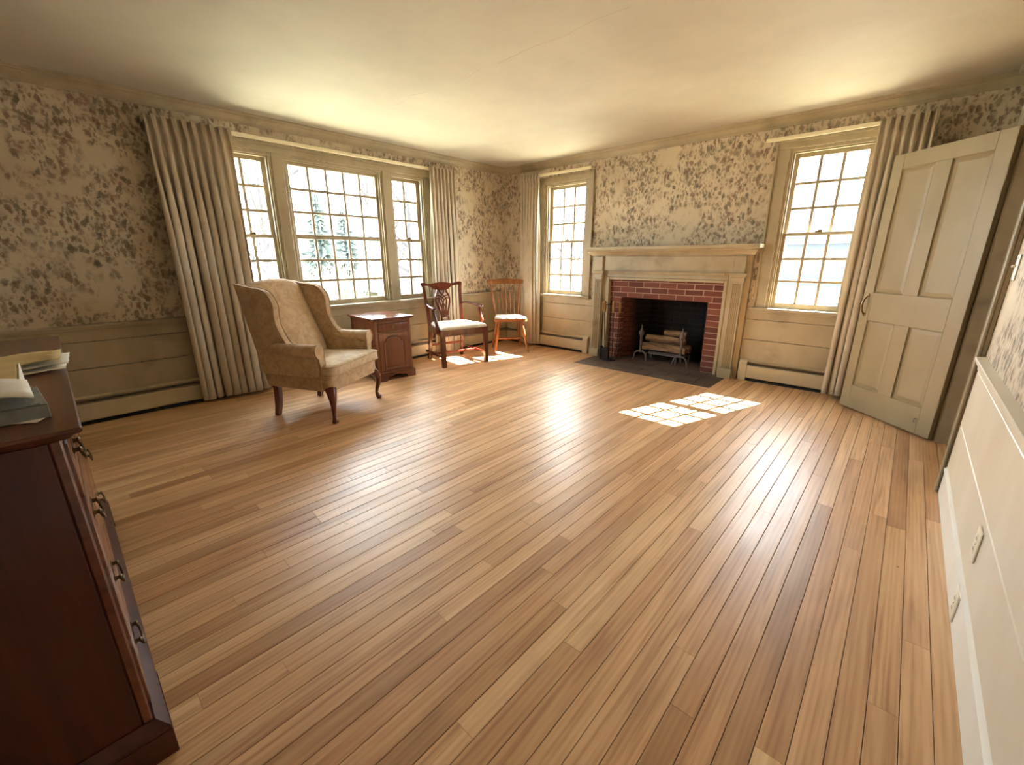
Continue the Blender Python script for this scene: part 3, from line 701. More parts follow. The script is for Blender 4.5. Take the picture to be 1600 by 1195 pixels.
def poker(t, b): G().tube([(b.x, 0, .17), (b.x, 0, .03), (b.x, 0, .018)], [.0055, .005, .002], 7).tube([(b.x, 0, .06), (b.x+.03, 0, .05), (b.x+.04, 0, .075)], [.005, .005, .002], 6).obj('hook', IRON_D, t, 50)
def brush(t, b): G().lathe([(.012, 0), (.024, -.015), (.028, -.05), (.032, -.115), (.028, -.12)], 12, at=(b.x, 0, .166)).obj('bristles', DARKM, t, 50)
def tongs(t, b): G().tube([(b.x-.002, 0, .17), (b.x-.022, 0, .1), (b.x-.004, 0, .022)], .0045, 6).tube([(b.x+.002, 0, .17), (b.x+.022, 0, .1), (b.x+.004, 0, .022)], .0045, 6).obj('jaw', IRON_D, t, 50)
tool('ash_shovel', 'flat-bladed ash shovel on the fire tool stand', -.05, -.035, .03, shovel)
tool('hearth_brush', 'hearth brush with dark bristles on the tool stand', -.112, .03, -.0, brush)
tool('poker', 'hooked poker with brass handle on the tool stand', .06, -.02, .02, poker)
tool('fire_tongs', 'slim fire tongs at the brick side of the tool stand', .118, .035, -.01, tongs)

# ================================================================== WING CHAIR  (local: x right, y forward)
wc = thing('wing_chair', 'tan damask wing chair with cabriole legs by the long curtain', 'chair', (-3.55, 1.503, 0), R(29-90))
def squircle(cx, cy, hx, hy, p=4., n=36):
    out = []
    for i in range(n):
        a = 2*math.pi*i/n; c, s = math.cos(a), math.sin(a)
        out.append((cx+hx*math.copysign(abs(c)**(2/p), c), cy+hy*math.copysign(abs(s)**(2/p), s)))
    return out
def taper_ring(hb, hf, y0, y1, z, r, n=7):
    """rounded trapezoid in plan: half width hb at y0 (back), hf at y1 (front), corner radius r"""
    pts = []
    for cx, cy, a0 in ((hf-r, y1-r, 0), (-hf+r, y1-r, 90), (-hb+r, y0+r, 180), (hb-r, y0+r, 270)):
        for k in range(n): a = R(a0+90*k/(n-1)); pts.append((cx+r*math.cos(a), cy+r*math.sin(a), z))
    return pts
# seat frame (upholstered rail)
G().loft([taper_ring(.285, .335, -.30, .305, z, r) for z, r in ((.262, .04), (.268, .05), (.36, .05), (.375, .045))]).obj('seat_frame', DAMASK, wc, 50)
# T cushion
def cush(z, i): return [(x*(1-i), y*(1-i*.7)+.02*i, zz) for x, y, zz in taper_ring(.255, .345, -.17, .335, z, .06)]
cu = G(); rr = [(.378, .06), (.38, .02), (.392, .004), (.41, 0), (.432, 0), (.448, .004), (.458, .02), (.468, .12), (.474, .35), (.476, .7)]
cu.loft([cush(z, i) for z, i in rr]); cushion = cu.obj('seat_cushion', DAMASK_C, wc, 60)
for z in (.386, .452): G().tube([(p[0], p[1], z) for p in cush(z, -.002)]+[(cush(z, -.002)[0][0], cush(z, -.002)[0][1], z)], .0045, 6).obj('piping', DAMASK, cushion, 60)
# inside back, rolled over the crest
def back_f(u, v):
    x = (-1+2*u); hwid = .262+.02*v
    zc = 1.085-.045*abs(x)**2.2-.02*abs(x)**8
    th = v*1.25
    if th < 1:      # front of the back
        z = .40+(zc-.05-.40)*th; y = -.125-.205*th+.035*math.sin(math.pi*th)*(1-x*x)+.02*math.exp(-((th-.25)/.2)**2)
    else:
        a = (th-1)/.25*math.pi*.9; z = zc-.05+.05*math.sin(a); y = -.33-.055*(1-math.cos(a))
    return (x*hwid, y-.012*abs(x)**4, z)
G().sheet(back_f, 24, 30).obj('inside_back', DAMASK, wc, 180, solid=.012)
# outside back panel
def ob_f(u, v):
    x = -1+2*u; z = .265+(1.03-.035*abs(x)**2.2-.265)*v; return (x*(.285+.012*v), -.30-.142*v-.004, z)
G().sheet(ob_f, 10, 10).obj('outside_back', DAMASK, wc, 180, solid=.02)
# wings + arms, each side
WING = [(-.302, .375), (.20, .375), (.225, .40), (.228, .53), (.20, .575), (.06, .585), (.0, .60), (-.045, .645), (-.08, .70), (-.105, .76), (-.115, .82), (-.112, .88), (-.118, .93), (-.145, .98), (-.19, 1.015), (-.25, 1.03), (-.32, 1.037), (-.40, 1.052), (-.452, 1.062), (-.442, 1.02)]
def wing(sx):
    # smooth the outline with a few extra points (Catmull-Rom)
    P = [Vector(p) for p in WING]; out = []; n = len(P)
    for i in range(n):
        a, b, c, d = P[i-1], P[i], P[(i+1) % n], P[(i+2) % n]
        if i in (0, n-1, n-2, 1): out.append(b); continue
        for t in (0, .33, .67): out.append(.5*((2*b)+(c-a)*t+(2*a-5*b+4*c-d)*t*t+(3*b-a-3*c+d)*t**3))
    cen = Vector((-.2, .65)); g = G(); rings = []
    for off, ins in ((.0, .018), (.004, .006), (.014, 0), (.05, 0), (.06, .006), (.064, .02)):
        ring = []
        for q in out:
            d = (cen-q); qq = q+d.normalized()*ins if q.y > .4 else q
            x0 = .272+.052*max(0, min(1, (q.x+.30)/.5))*(1-.5*max(0, (q.y-.6)/.46))
            ring.append((sx*(x0+off-.012), qq.x, qq.y))
        rings.append(ring)
    g.loft(rings); wg = g.obj('wing', DAMASK, wc, 45)
    edge = [q for q in out if q.x < .21 and q.y > .56 and not (q.x < -.44 and q.y < 1.05)]
    def X(q, off): return sx*(.272+.052*max(0, min(1, (q.x+.30)/.5))*(1-.5*max(0, (q.y-.6)/.46))+off-.012)
    for off in (.004, .06): G().tube([(X(q, off), q.x, q.y) for q in edge], .0042, 6).obj('piping', DAMASK, wg, 60)
    return wg
for sx in (1, -1):
    wing(sx)
    # rolled arm
    n = 16; rings = []
    for y, r in ((-.16, .03), (-.10, .046), (0, .05), (.12, .052), (.215, .053), (.236, .05), (.244, .038)):
        rings.append([(sx*(.337+.012*(y+.16)/.4+r*1.12*math.cos(2*math.pi*k/n)), y, .578+.012*(y < 0)+r*math.sin(2*math.pi*k/n)) for k in range(n)])
    arm = G().loft(rings).obj('arm', DAMASK, wc, 60)
    # scroll front panel of the arm
    sc_ = [(.292, .38), (.345, .38), (.352, .46), (.36, .52), (.385, .545), (.396, .575), (.388, .61), (.36, .632), (.325, .632), (.298, .612), (.29, .58), (.296, .53), (.29, .46)]
    G().prism([(sx*a, b) for a, b in sc_], 'y', .225, .247).obj('arm_front', DAMASK, arm, 40)
    G().tube([(sx*a, .247, b) for a, b in sc_]+[(sx*sc_[0][0], .247, sc_[0][1])], .004, 6).obj('piping', DAMASK, arm, 60)
    # outside lower panel
    G().loft([[(sx*x, y, z) for x, y, z in ((.290, -.302, zz), (.345, .225, zz), (.30, .225, zz), (.25, -.30, zz))] for zz in (.262, .378)]).obj('outside_panel', DAMASK, wc)
    # legs
    cab = [(.30, .27, .27), (.322, .292, .235), (.334, .304, .20), (.33, .30, .15), (.32, .29, .10), (.314, .284, .06), (.318, .29, .03), (.326, .298, .016), (.328, .30, .003)]
    G().tube([(sx*x, y, z) for x, y, z in cab], [.045, .037, .03, .022, .0165, .014, .019, .026, .022], 10).obj('leg', MAHOG, wc, 60)
    G().bar([(sx*.262, -.255, .275), (sx*.262, -.258, .18), (sx*.264, -.27, .08), (sx*.266, -.288, .0)], [.045, .043, .04, .036], [.045, .043, .04, .036], (0, 1, 0)).obj('leg', MAHOG, wc)

# ================================================================== BEDSIDE CABINET
cb = thing('cabinet', 'small cherry cabinet with a drawer and arched-panel door', 'cabinet', (-4.165, 2.43, 0), R(-93))
cw, cd, cz = .205, .27, .085                 # half width, half depth, base height; front towards +y
G().box(-cw, cw, -cd, cd-.018, cz, .628, .002).obj('body', CHERRY, cb)
G().box(-cw, -cw+.03, cd-.018, cd, cz, .628, .002).box(cw-.03, cw, cd-.018, cd, cz, .628, .002).box(-cw+.03, cw-.03, cd-.018, cd, .605, .628).box(-cw+.03, cw-.03, cd-.018, cd-.001, .505, .515).box(-cw+.03, cw-.03, cd-.018, cd, cz, .1).obj('face_frame', CHERRY, cb)
G().box(-cw-.008, cw+.008, -cd, cd+.008, .6285, .642, .004).obj('top_moulding', CHERRY, cb)
G().box(-cw-.03, cw+.03, -cd-.012, cd+.032, .6425, .664, .006, 2).obj('top', CHERRY_X, cb, 40)
dr = G().box(-cw+.032, cw-.032, cd-.017, cd+.006, .517, .603, .005, 2).obj('drawer', CHERRY, cb, 40)
def bail(par, cx, y, cz_, w_=.036, drop=.022, plate=True, M_=BRASS, sc=1.):
    g = G()
    if plate:
        pl = [(-1.25, .1), (-1.1, .45), (-.7, .5), (-.35, .42), (0, .6), (.35, .42), (.7, .5), (1.1, .45), (1.25, .1), (1.05, -.4), (.6, -.5), (.25, -.75), (0, -.9), (-.25, -.75), (-.6, -.5), (-1.05, -.4)]
        g.prism([(cx+a*w_, cz_+b*.02*sc) for a, b in pl], 'y', y, y+.002)
    for s in (-1, 1): g.lathe([(.006*sc, 0), (.004*sc, .006), (.006*sc, .012), (.003*sc, .016)], 8, Matrix.Translation((cx+s*w_, y+.001, cz_)) @ Matrix.Rotation(R(-90), 4, 'X'))
    g.tube([(cx-w_, y+.011, cz_), (cx-w_*1.02, y+.015, cz_-drop*.5), (cx-w_*.7, y+.017, cz_-drop), (cx, y+.017, cz_-drop*1.08), (cx+w_*.7, y+.017, cz_-drop), (cx+w_*1.02, y+.015, cz_-drop*.5), (cx+w_, y+.011, cz_)], .0028*sc, 7)
    o = g.obj('pull', M_, par, 50); o['label'] = 'brass bail pull'; return o
bail(dr, 0, cd+.006, .566, .026, .02)
# door with arched raised panel
dx, z0, z1 = cw-.032, .102, .503
doo = G().box(-dx, dx, cd-.017, cd+.004, z0, z1, .004).obj('door', CHERRY, cb)
def arch(i, n=12):
    a, b = .116-i, .128+i; zt = .415-i*.6; pts = [(-a, b), (a, b), (a, zt)]
    pts += [(a-.02, zt), (a-.026, zt+.004)]
    for k in range(n+1):
        t = math.pi*k/n; pts.append(((a-.03)*math.cos(t), zt+.006+.048*math.sin(t)**.8))
    return pts+[(-a+.026, zt+.004), (-a+.02, zt), (-a, zt)]
g = G(); g.loft([[(x, y, z) for x, z in arch(i)] for i, y in ((-.009, cd+.003), (-.009, cd+.009), (0, cd+.010), (.006, cd+.0045), (.012, cd+.0045), (.03, cd+.010), (.034, cd+.010))]); g.obj('raised_panel', CHERRY, doo, 30)
G().lathe([(.003, 0), (.0045, .002), (.003, .004)], 8, Matrix.Translation((-dx+.016, cd+.004, .30)) @ Matrix.Rotation(R(-90), 4, 'X')).obj('keyhole', BRASS, doo)
# bracket base
BR = [(-cw-.018, 0), (-cw+.085, 0), (-cw+.088, .03), (-cw+.11, .045), (-cw+.14, .04), (-.04, .056), (0, .062), (.04, .056), (cw-.14, .04), (cw-.11, .045), (cw-.088, .03), (cw-.085, 0), (cw+.018, 0), (cw+.018, .076), (-cw-.018, .076)]
bs = G().prism(BR, 'y', cd-.004, cd+.02); 
BS = [(-cd-.01, 0), (-cd+.09, 0), (-cd+.1, .04), (0, .052), (cd-.1, .04), (cd-.09, 0), (cd-.004, 0), (cd-.004, .076), (-cd-.01, .076)]
bs.prism(BS, 'x', -cw-.018, -cw+.004).prism(BS, 'x', cw-.004, cw+.018).box(-cw-.012, cw+.012, -cd-.004, cd+.013, .076, cz+.004, .004); bs.obj('bracket_base', CHERRY, cb)

# ================================================================== MAHOGANY ARMCHAIR  (local: y forward)
ac = thing('armchair', 'mahogany armchair with pierced splat back and cream seat', 'chair', (-4.06, 3.39, 0), R(-14-90))
for sx in (1, -1):
    G().loft([[(sx*x, y, z) for x, y in ((.262, .238), (.308, .238), (.308, .284), (.262, .284))] for z in (0, .445)]).obj('leg', MAHOG, ac)
    # rear leg and back post in one curve
    pp = [(.228, -.305, 0), (.226, -.275, .15), (.225, -.258, .32), (.225, -.255, .44), (.23, -.275, .6), (.24, -.305, .76), (.252, -.33, .88), (.262, -.34, .925)]
    G().bar([(sx*x, y, z) for x, y, z in pp], [.034]*4+[.032, .032, .034, .036], [.038, .038, .04, .042, .034, .028, .026, .024], (0, 1, 0)).obj('leg', MAHOG, ac, 40)
    # arm: rail and curved support
    ar = G().tube([(sx*.232, -.285, .685), (sx*.262, -.2, .70), (sx*.295, -.08, .695), (sx*.315, .04, .685), (sx*.318, .10, .682), (sx*.312, .135, .676), (sx*.308, .145, .668)], [.014, .016, .019, .021, .023, .022, .012], 10, flat=(1.15, .75)).obj('arm', MAHOG, ac, 60)
    G().tube([(sx*.298, .165, .40), (sx*.302, .165, .46), (sx*.308, .145, .52), (sx*.306, .105, .58), (sx*.306, .085, .63), (sx*.312, .09, .675)], [.019, .019, .018, .017, .017, .018], 8, flat=(.8, 1.2)).obj('arm_support', MAHOG, ar, 60)
    G().box(sx*.285-.011, sx*.285+.011, -.26, .238, .105, .135, .002, M=Matrix.Translation((0, 0, 0))).obj('stretcher', MAHOG, ac)
    g = G().bar([(sx*.232, -.245, .405), (sx*.286, .24, .405)], .024, .075); g.obj('seat_rail', MAHOG, ac)
G().box(-.262, .262, .25, .278, .365, .445, .003).obj('seat_rail', MAHOG, ac); G().box(-.215, .215, -.27, -.245, .368, .442, .003).obj('seat_rail', MAHOG, ac)
G().box(-.274, .274, -.02, .002, .108, .132, .002).obj('stretcher', MAHOG, ac); G().box(-.21, .21, -.285, -.265, .17, .195, .002).obj('stretcher', MAHOG, ac)
G().loft([[(x*(1-i), y*(1-i), z) for x, y, z in taper_ring(.222, .298, -.24, .282, zz, .025)] for zz, i in ((.4405, .03), (.446, .005), (.458, 0), (.472, .02), (.482, .09), (.488, .25), (.491, .55))]).obj('seat_cushion', SEATF, ac, 60)
# crest rail with ears
def crest_y(x): return -.345-.02*(1-(x/.28)**2)
top = [(-.285, .935), (-.275, .952), (-.25, .957), (-.2, .945), (-.14, .938), (-.08, .948), (0, .956), (.08, .948), (.14, .938), (.2, .945), (.25, .957), (.275, .952), (.285, .935)]
bot = [(.275, .918), (.262, .905), (.235, .915), (.19, .915), (.14, .9), (.1, .868), (.05, .855), (0, .853), (-.05, .855), (-.1, .868), (-.14, .9), (-.19, .915), (-.235, .915), (-.262, .905), (-.275, .918)]
g = G(); pts = top+bot; g.loft([[(x, crest_y(x)+d, z) for x, z in pts] for d in (-.014, .012)]); g.obj('crest_rail', MAHOG, ac, 40)
# pierced splat: interlaced ribbons
def sp(x, z): return (x, -.262-.10*max(0, (z-.46)/.48)**1.1-.006, z)
sp_g = G()
def rib(pts, w_=.017): sp_g.bar([sp(x, z) for x, z in pts], w_, .012, (0, 1, 0))
for s in (1, -1):
    rib([(s*.058, .455), (s*.05, .50), (s*.046, .54), (s*.056, .60), (s*.078, .66), (s*.093, .71), (s*.097, .755), (s*.085, .80), (s*.062, .835), (s*.058, .87)], .02)
    rib([(s*.012, .52), (s*.02, .6), (s*.04, .68), (s*.05, .73), (s*.03, .775), (s*-.005, .80), (s*-.03, .835), (s*-.035, .87)], .015)
    rib([(s*.03, .52), (s*.034, .58), (s*.02, .66), (0, .70)], .013)
    rib([(s*.097, .75), (s*.06, .762), (s*.02, .74), (0, .70)], .013)
    rib([(s*.09, .79), (s*.05, .79), (0, .765), (s*-.02, .74)], .013)
rib([(-.055, .53), (0, .525), (.055, .53)], .02); rib([(-.066, .463), (0, .462), (.066, .463)], .03); rib([(-.05, .49), (0, .495), (.05, .49)], .012); rib([(0, .70), (0, .62), (0, .53)], .012)
sp_g.obj('splat', MAHOG, ac, 40)

# ================================================================== SPINDLE-BACK CHAIR
wd = thing('spindle_chair', 'spindle-back wooden chair with turned legs in the corner', 'chair', (-3.995, 4.305, 0), R(-38-90))
SEAT = [taper_ring(.175, .225, -.205, .21, z, r_) for z, r_ in ((.428, .05), (.436, .06), (.452, .06), (.46, .055))]
G().loft(SEAT).obj('seat', MAPLE, wd, 50)
G().loft([[(x*.95*(1-i), y*.95*(1-i), z) for x, y, z in taper_ring(.175, .225, -.205, .21, zz, .06)] for zz, i in ((.4605, .03), (.468, 0), (.478, .02), (.486, .15), (.488, .5))]).obj('seat_pad', SEATF, wd, 60)
LEGP = [(0, .011), (.12, .014), (.22, .019), (.27, .015), (.3, .02), (.34, .014), (.38, .019), (.5, .023), (.62, .018), (.68, .023), (.74, .016), (.86, .017), (1, .013)]
def turned(a, b, par, nm, prof=LEGP, k=1.): 
    a, b = Vector(a), Vector(b); return G().tube([a.lerp(b, t) for t, r in prof], [r*k for t, r in prof], 10).obj(nm, MAPLE, par, 60)
feet = {(1, 1): (.232, .215), (-1, 1): (-.232, .215), (1, -1): (.205, -.235), (-1, -1): (-.205, -.235)}
tops = {k: (k[0]*.15, k[1]*.13) for k in feet}
mid = {}
for k, f_ in feet.items():
    turned((*f_, 0), (*tops[k], .43), wd, 'leg'); mid[k] = Vector((*f_, 0)).lerp(Vector((*tops[k], .43)), .38)
STR = [(0, .008), (.2, .011), (.5, .016), (.8, .011), (1, .008)]
for s in (1, -1): turned(mid[(s, 1)], mid[(s, -1)], wd, 'stretcher', STR)
turned((mid[(1, 1)]+mid[(1, -1)])/2, (mid[(-1, 1)]+mid[(-1, -1)])/2, wd, 'stretcher', STR)
def by(z): return -.165-.15*(z-.46)/.5-.03*((z-.46)/.5)**2
PST = [(0, .013), (.1, .014), (.2, .012), (.23, .017), (.27, .012), (.6, .016), (.9, .013), (1, .011)]
for s in (1, -1): turned((s*.155, by(.46)+.01, .45), (s*.215, by(.93), .93), wd, 'back_post', PST)
for i in range(5):
    x = -.1+.05*i; c_ = -.02*(1-(x/.16)**2); turned((x, by(.46)+c_*.6, .455), (x*1.36, by(.93)+c_, .925), wd, 'spindle', [(0, .006), (.35, .0085), (.7, .0065), (1, .0055)])
ct = [(-.265, .93), (-.255, .95), (-.22, .955), (-.14, .957), (0, .972), (.14, .957), (.22, .955), (.255, .95), (.265, .93)]
cbm = [(.258, .905), (.23, .895), (.15, .893), (0, .895), (-.15, .893), (-.23, .895), (-.258, .905)]
g = G(); g.loft([[(x, by(z)-.028*(1-(x/.26)**2)+d, z) for x, z in ct+cbm] for d in (-.011, .011)]); g.obj('crest_rail', MAPLE, wd, 40)

# ================================================================== CHEST OF DRAWERS  (local x along its length, front towards +y)
cx0 = thing('chest_of_drawers', 'long dark walnut chest of drawers with brass bail pulls', 'chest', (-1.985, -.275, 0), R(-.6))
LX, LY = .755, .25                          # half length, half depth of the case
ZTOP = .92
G().box(-LX, LX, -LY, LY-.02, .10, ZTOP-.028, .003).obj('case', CHEST, cx0)
for a, b in ((LX-.05, LX), (-LX, -LX+.05)): G().box(a, b, LY-.0198, LY-.001, .10, ZTOP-.028, .003).obj('stile', CHEST_F, cx0)
zr = [.115, .33, .54, .73, .885]
for z in zr[:-1]: G().box(-LX+.05, LX-.05, LY-.0198, LY-.003, z-.014, z, .001).obj('drawer_rail', CHEST_F, cx0)
for z0, z1 in zip(zr, zr[1:]):
    for a, b in ((-LX+.054, LX-.054),):
        d = G().box(a, b, LY-.0195, LY+.006, z0+.003, z1-.018, .006, 2).obj('drawer', CHEST_F, cx0, 40)
        for c in (a+.17, b-.17): bail(d, c, LY+.006, (z0+z1)/2, .04, .026, True, BRASS_D, 1.2)
def ring2(i, z): return [(-LX-i, -LY-.005, z), (LX+i, -LY-.005, z), (LX+i, LY+i, z), (-LX-i, LY+i, z)]
G().loft([ring2(i, z) for i, z in ((.004, ZTOP-.0275), (.012, ZTOP-.024), (.020, ZTOP-.015), (.03, ZTOP-.011), (.034, ZTOP-.007), (.034, ZTOP-.002), (.031, ZTOP))]).obj('top', CHEST_X, cx0, 30)
G().loft([ring2(i, z) for i, z in ((.028, .078), (.028, .09), (.018, .1), (.004, .113))]).obj('base_moulding', CHEST, cx0, 30)
FT = [(LX+.03, 0), (LX-.1, 0), (LX-.105, .025), (LX-.13, .045), (LX-.18, .05), (LX-.2, .078), (LX+.03, .078)]
for s in (1, -1):
    G().prism([(s*a, b) for a, b in FT], 'y', LY+.008, LY+.03).box(*sorted((s*(LX+.008), s*(LX+.03))), LY-.14, LY+.008, 0, .078).obj('bracket_foot', CHEST, cx0)
    G().box(*sorted((s*(LX-.1), s*(LX+.03))), -LY-.004, -LY+.1, 0, .078).obj('bracket_foot', CHEST, cx0)

# ---- papers on the chest
PAPERM = paint('white_paper', (232, 226, 210), .7, .08); YELLOWP = paint('yellowed_paper', (214, 192, 138), .7, .15, 0, 9); GREYB = paint('grey_cover', (150, 156, 152), .45, .35, 0, 14)
zt = ZTOP
bk = thing('magazine_stack', 'grey-covered flat book near the front edge of the chest', 'book', (-1.415, -.21, zt), R(4))
G().box(-.105, .105, -.16, .165, .0005, .004, .001).box(-.105, .105, -.16, .165, .027, .031, .001).box(.101, .105, -.16, .165, .0005, .031, .001).obj('cover', GREYB, bk)
G().box(-.102, .1, -.155, .16, .0045, .0265).obj('pages', PAPERM, bk)
G().prism([(.1, .10), (.135, .14), (.1, .158)], 'z', .002, .0025).obj('loose_leaf', PAPERM, bk)
ob = thing('open_book', 'open paperback with cream pages lying on the grey book', 'book', (-1.425, -.2, zt+.0312), R(3))
def page(y0, y1, s):
    def f(u, v): return (-.10+.2*u, y0+(y1-y0)*v, .004+.026*math.sin(math.pi*(.12+.76*(v if s > 0 else 1-v)))**.7*(1 if True else 0))
    return f
G().sheet(page(.0, .14, 1), 4, 12).obj('page_block', PAPERM, ob, 180, solid=.005)
G().sheet(page(-.14, 0, -1), 4, 12).obj('page_block', PAPERM, ob, 180, solid=.005)
G().box(-.104, .104, -.145, .145, .0003, .0025).obj('cover', GREYB, ob)
pd_ = thing('paper_pad', 'yellowed paper pad leaning on the open book', 'paper pad', (-1.665, -.215, zt), R(1))
G().box(-.13, .13, -.13, .135, .0008, .052, .004).obj('pages', YELLOWP, pd_); G().box(-.13, .13, .1352, .138, .0008, .052, .001).obj('binding', PAPERM, pd_)
nw = thing('folded_paper', 'loose folded papers overhanging the front edge of the chest', 'papers', (-2.02, -.12, zt), R(-3))
def sheetf(z, amp, w0, w1, y0, y1): return lambda u, v: (w0+(w1-w0)*u, y0+(y1-y0)*v, z+amp*math.sin(9*u+6*v)**2*(.3+v)+.006*max(0, v-.8)/.2)
for i, (z, amp, a, b, y0, y1, m_) in enumerate(((.002, .004, -.1, .16, -.24, .135, PAPERM), (.010, .005, -.11, .12, -.26, .142, PAPERM), (.02, .008, -.12, .1, -.26, .125, YELLOWP))):
    G().sheet(sheetf(z, amp, a, b, y0, y1), 10, 16).obj('sheet', m_, nw, 180, solid=.0012)

# ================================================================== WALL PLATES
def plate(label, nm, y, z, depth, kind, pos):
    t = thing(nm, label, 'switch' if kind == 'switch' else 'outlet', (XC-depth, y, z))
    G().box(-.006, 0, -.036, .036, -.058, .058, .003, 2).obj('cover_plate', PLATE, t, 40)
    if kind == 'switch': G().box(-.02, -.006, -.005, .005, .0, .012, .002).obj('toggle', PLATE, t)
    elif kind == 'duplex':
        for dz in (.02, -.02):
            r = G().lathe([(.016, 0), (.016, .0008), (.015, .0012)], 14, Matrix.Translation((-.006, 0, dz)) @ Matrix.Rotation(R(-90), 4, 'Y')).obj('receptacle', PLATE, t)
            G().box(-.0078, -.007, -.007, -.005, dz-.003, dz+.006).box(-.0078, -.007, .005, .007, dz-.003, dz+.006).obj('slot', SLOT, r)
    G().lathe([(.003, 0), (.0025, .0015)], 8, Matrix.Translation((-.006, 0, .042 if kind != 'duplex' else 0)) @ Matrix.Rotation(R(-90), 4, 'Y')).obj('screw', ALU, t)
    return t
plate('ivory toggle light switch on the wallpaper beside the doorway', 'light_switch', 3.04, 1.2, .0005, 'switch', 0)
plate('ivory outlet plate set in the cream wainscot', 'outlet', 1.96, .315, .0145, 'duplex', 0)
plate('white outlet plate mounted low on the baseboard', 'outlet', 1.95, .075, .0175, 'duplex', 0)

# ================================================================== OUTDOORS (seen over-exposed through the panes)
def ground_mat():
    t = NT('winter_lawn'); p = t.pos(); n = t.noise(p, .35, 5, .6).outputs[0]; f = t.noise(p, 9, 3).outputs[0]
    c = t.ramp(n, [(.35, lin((152, 152, 124))), (.65, lin((182, 176, 154)))]); t.base(t.mix(t.math('MULTIPLY', f, .4), c, lin((130, 130, 104)))); t.set(Roughness=.95); return t.m
LAWN = ground_mat(); BARK = paint('grey_bark', (50, 48, 52), .9, .35, 0, 6, .5); NEEDLE = paint('spruce_needles', (76, 86, 84), .9, .4, 0, 5, .3); GRAVEL = paint('pale_gravel', (196, 192, 184), .9, .15, 0, 5, .3)
SIDING = paint('blue_grey_siding', (56, 64, 78), .8, .15); ROOFM = paint('slate_roof', (52, 58, 70), .8, .2); HEDGE = paint('hedge_leaves', (84, 82, 74), .9, .4, 0, 8, .4); POSTM = paint('white_post', (222, 222, 220), .6, .05)
GZ = -.6
lawn = G().sheet(lambda u, v: (-70+110*u, -30+110*v, GZ+.25*math.sin(u*9)*math.sin(v*7)*(0 if abs(-70+110*u) < 9 and abs(-30+110*v) < 9 else 1)), 44, 44).obj('ground', LAWN, None, 180); struct(lawn, 'pale winter lawn outside the windows', 'ground')
fnd = G().box(XA-.24, XC+1.5, YD-.3, YB+.24, GZ, -.09).obj('wall_foundation', paint('foundation', (150, 146, 138), .9)); struct(fnd, 'stone foundation under the room', 'wall')
drv = G().sheet(lambda u, v: (-26+44*u, 11+15*v, GZ+.27+.02*math.sin(u*20)), 20, 4).obj('driveway', GRAVEL, None, 180, solid=.02); struct(drv, 'pale gravel drive beyond the fireplace wall', 'ground')
def bare_tree(x, y, h, lean, seed, label):
    rn = random.Random(seed); t = thing('bare_tree', label, 'tree', (x, y, GZ), group='bare trees beyond the windows')
    tr = G(); br = G()
    top = Vector((lean[0]*h, lean[1]*h, h)); trunk = [Vector((0, 0, -.3)), Vector((.05, .03, h*.2)), top*.45+Vector((.1, 0, 0)), top*.75, top]
    tr.tube(trunk, [h*.02, h*.017, h*.013, h*.008, h*.003], 9)
    def branch(p, d, L, r, lev):
        q = [p]; v = d.normalized()
        for k in range(4):
            v = (v+Vector((rn.uniform(-.28, .28), rn.uniform(-.28, .28), rn.uniform(-.05, .3)))).normalized(); q.append(q[-1]+v*L/4)
        br.tube(q, [r, r*.85, r*.65, r*.45, r*.2], 5)
        if lev:
            for k in range(4): 
                b = q[rn.randint(1, 4)]; branch(b, v+Vector((rn.uniform(-1, 1), rn.uniform(-1, 1), rn.uniform(-.1, .7))), L*.58, r*.5, lev-1)
    for k in range(13):
        f = .14+.8*k/13; i = min(int(f*4), 3); b = trunk[i].lerp(trunk[i+1], f*4-i); a = rn.uniform(0, 6.28)
        branch(b, Vector((math.cos(a), math.sin(a), rn.uniform(.25, .8))), h*.34*(1.15-f*.7), h*.010*(1.2-f), 2)
    tr.obj('trunk', BARK, t, 60); c = br.obj('branches', BARK, t, 60); return t
def spruce(x, y, h, r, seed, label):
    rn = random.Random(seed); t = thing('spruce', label, 'tree', (x, y, GZ), group='evergreens beyond the windows')
    G().tube([(0, 0, -.3), (0, 0, h*.9)], [h*.025, h*.006], 8).obj('trunk', BARK, t, 60); g = G()
    for k in range(34):
        z = h*(.05+.92*k/34); rr = r*(1-k/34.5)**.9*rn.uniform(.7, 1.15); n = 26
        ringo = []; ringi = []
        for j in range(n):
            a = 2*math.pi*j/n; q = rr*(1 if j % 2 else .5)*rn.uniform(.6, 1.2); ringo.append((q*math.cos(a), q*math.sin(a), z-.25*rr*rn.random()-.03*rn.random()*h*.3)); ringi.append((.04*math.cos(a), .04*math.sin(a), z+h*.04))
        g.loft([ringo, ringi], cap=False)
    g.obj('foliage', NEEDLE, t, None, solid=.02); return t
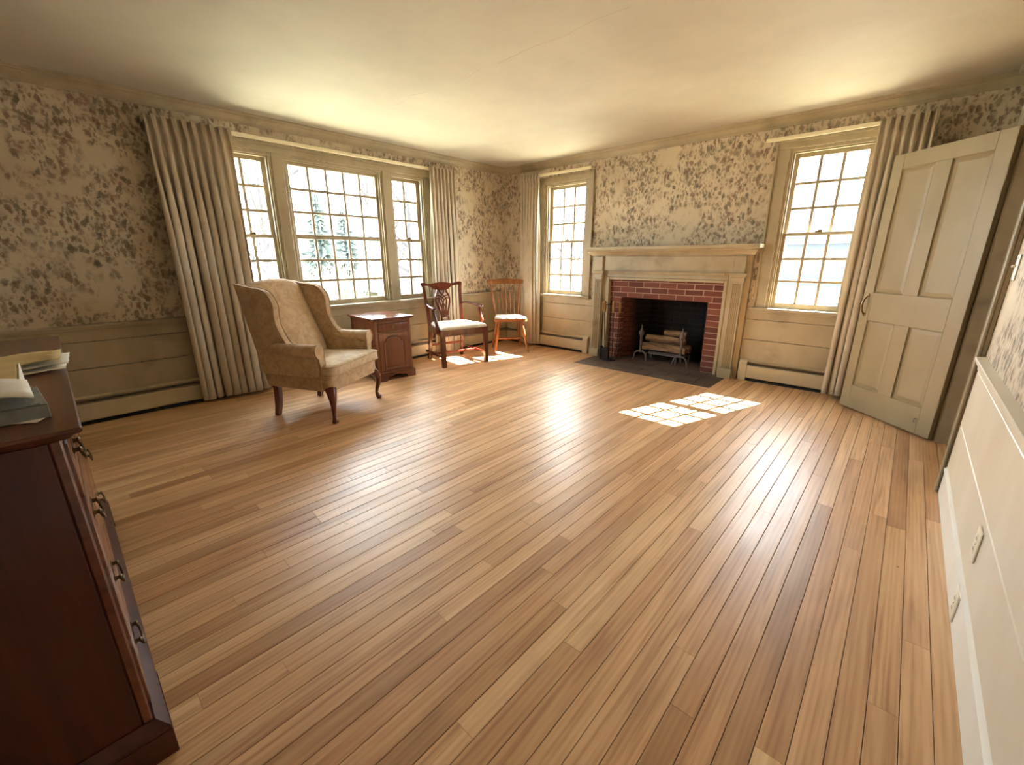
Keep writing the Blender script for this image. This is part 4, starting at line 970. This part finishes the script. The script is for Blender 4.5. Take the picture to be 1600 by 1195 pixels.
def shrub(x, y, h, r, seed, label):
    rn = random.Random(seed); o = bpy.data.objects.new('shrub', None); COL.objects.link(o); o.location = (x, y, GZ); o.empty_display_size = .1; tag(o, label, 'shrub', 'twiggy shrubs beyond the windows'); g = G()
    for k in range(70):
        a = rn.uniform(0, 6.28); q = rn.random()**.5; p = Vector((0, 0, -.1)); d = Vector((math.cos(a)*q*r, math.sin(a)*q*r, h*rn.uniform(.6, 1)))
        pts = [p+Vector((d.x*.3*rn.random(), d.y*.3*rn.random(), 0)), p+d*.5+Vector((rn.uniform(-.1, .1), rn.uniform(-.1, .1), 0)), p+d]; g.tube(pts, [.018, .014, .005], 4)
        for m in range(4):
            b = pts[1].lerp(pts[2], rn.random()); g.tube([b, b+Vector((rn.uniform(-.4, .4), rn.uniform(-.4, .4), rn.uniform(.05, .4)))], [.008, .003], 3)
    g.obj('twigs', HEDGE, o, 60); return o
bare_tree(-18, 6.0, 8, (.0, .03), 11, 'bare tree seen through the leftmost narrow window')
spruce(-19, 8.6, 4.9, 1.5, 12, 'dark spruce at the left of the wide window')
spruce(-24, 12.3, 5.2, 1.6, 13, 'pale spruce near the middle of the wide window')
bare_tree(-30, 17.4, 14, (.02, -.05), 14, 'leaning bare tree at the right of the wide window')
bare_tree(-15.5, 10.65, 8, (0, .02), 15, 'bare tree seen through the narrow window by the armchair')
shrub(-11, 4.6, 1.9, 1.1, 16, 'twiggy shrub low in the wide window behind the wing chair'); shrub(-12.5, 6.3, 1.9, .9, 17, 'twiggy shrub low at the middle of the wide window'); shrub(-9.0, 6.3, 1.5, .7, 18, 'twiggy shrub low in the narrow window by the armchair')
bare_tree(-13.2, 19, 8, (0, .02), 19, 'bare tree seen through the window left of the fireplace')
hs = thing('outbuilding', 'low blue-grey outbuilding across the drive', 'building', (-.8, 32, GZ))
G().box(-6, 7, 0, 7, 0, 2.7).obj('wall', SIDING, hs); G().prism([(-.5, 2.6), (7.5, 2.6), (3.5, 4.3)], 'x', -6.4, 7.4).obj('roof', ROOFM, hs)
for x in (-8.4, -7.4): G().box(x, x+.25, .2, .45, 0, 2.5).obj('porch_post', POSTM, hs)
G().box(-8.7, -6.0, 0, 5, 2.5, 2.8).obj('porch_roof', ROOFM, hs)
for x in (-4, 0, 4): G().box(x, x+1.1, -.05, .02, .9, 2.1).obj('window', POSTM, hs)
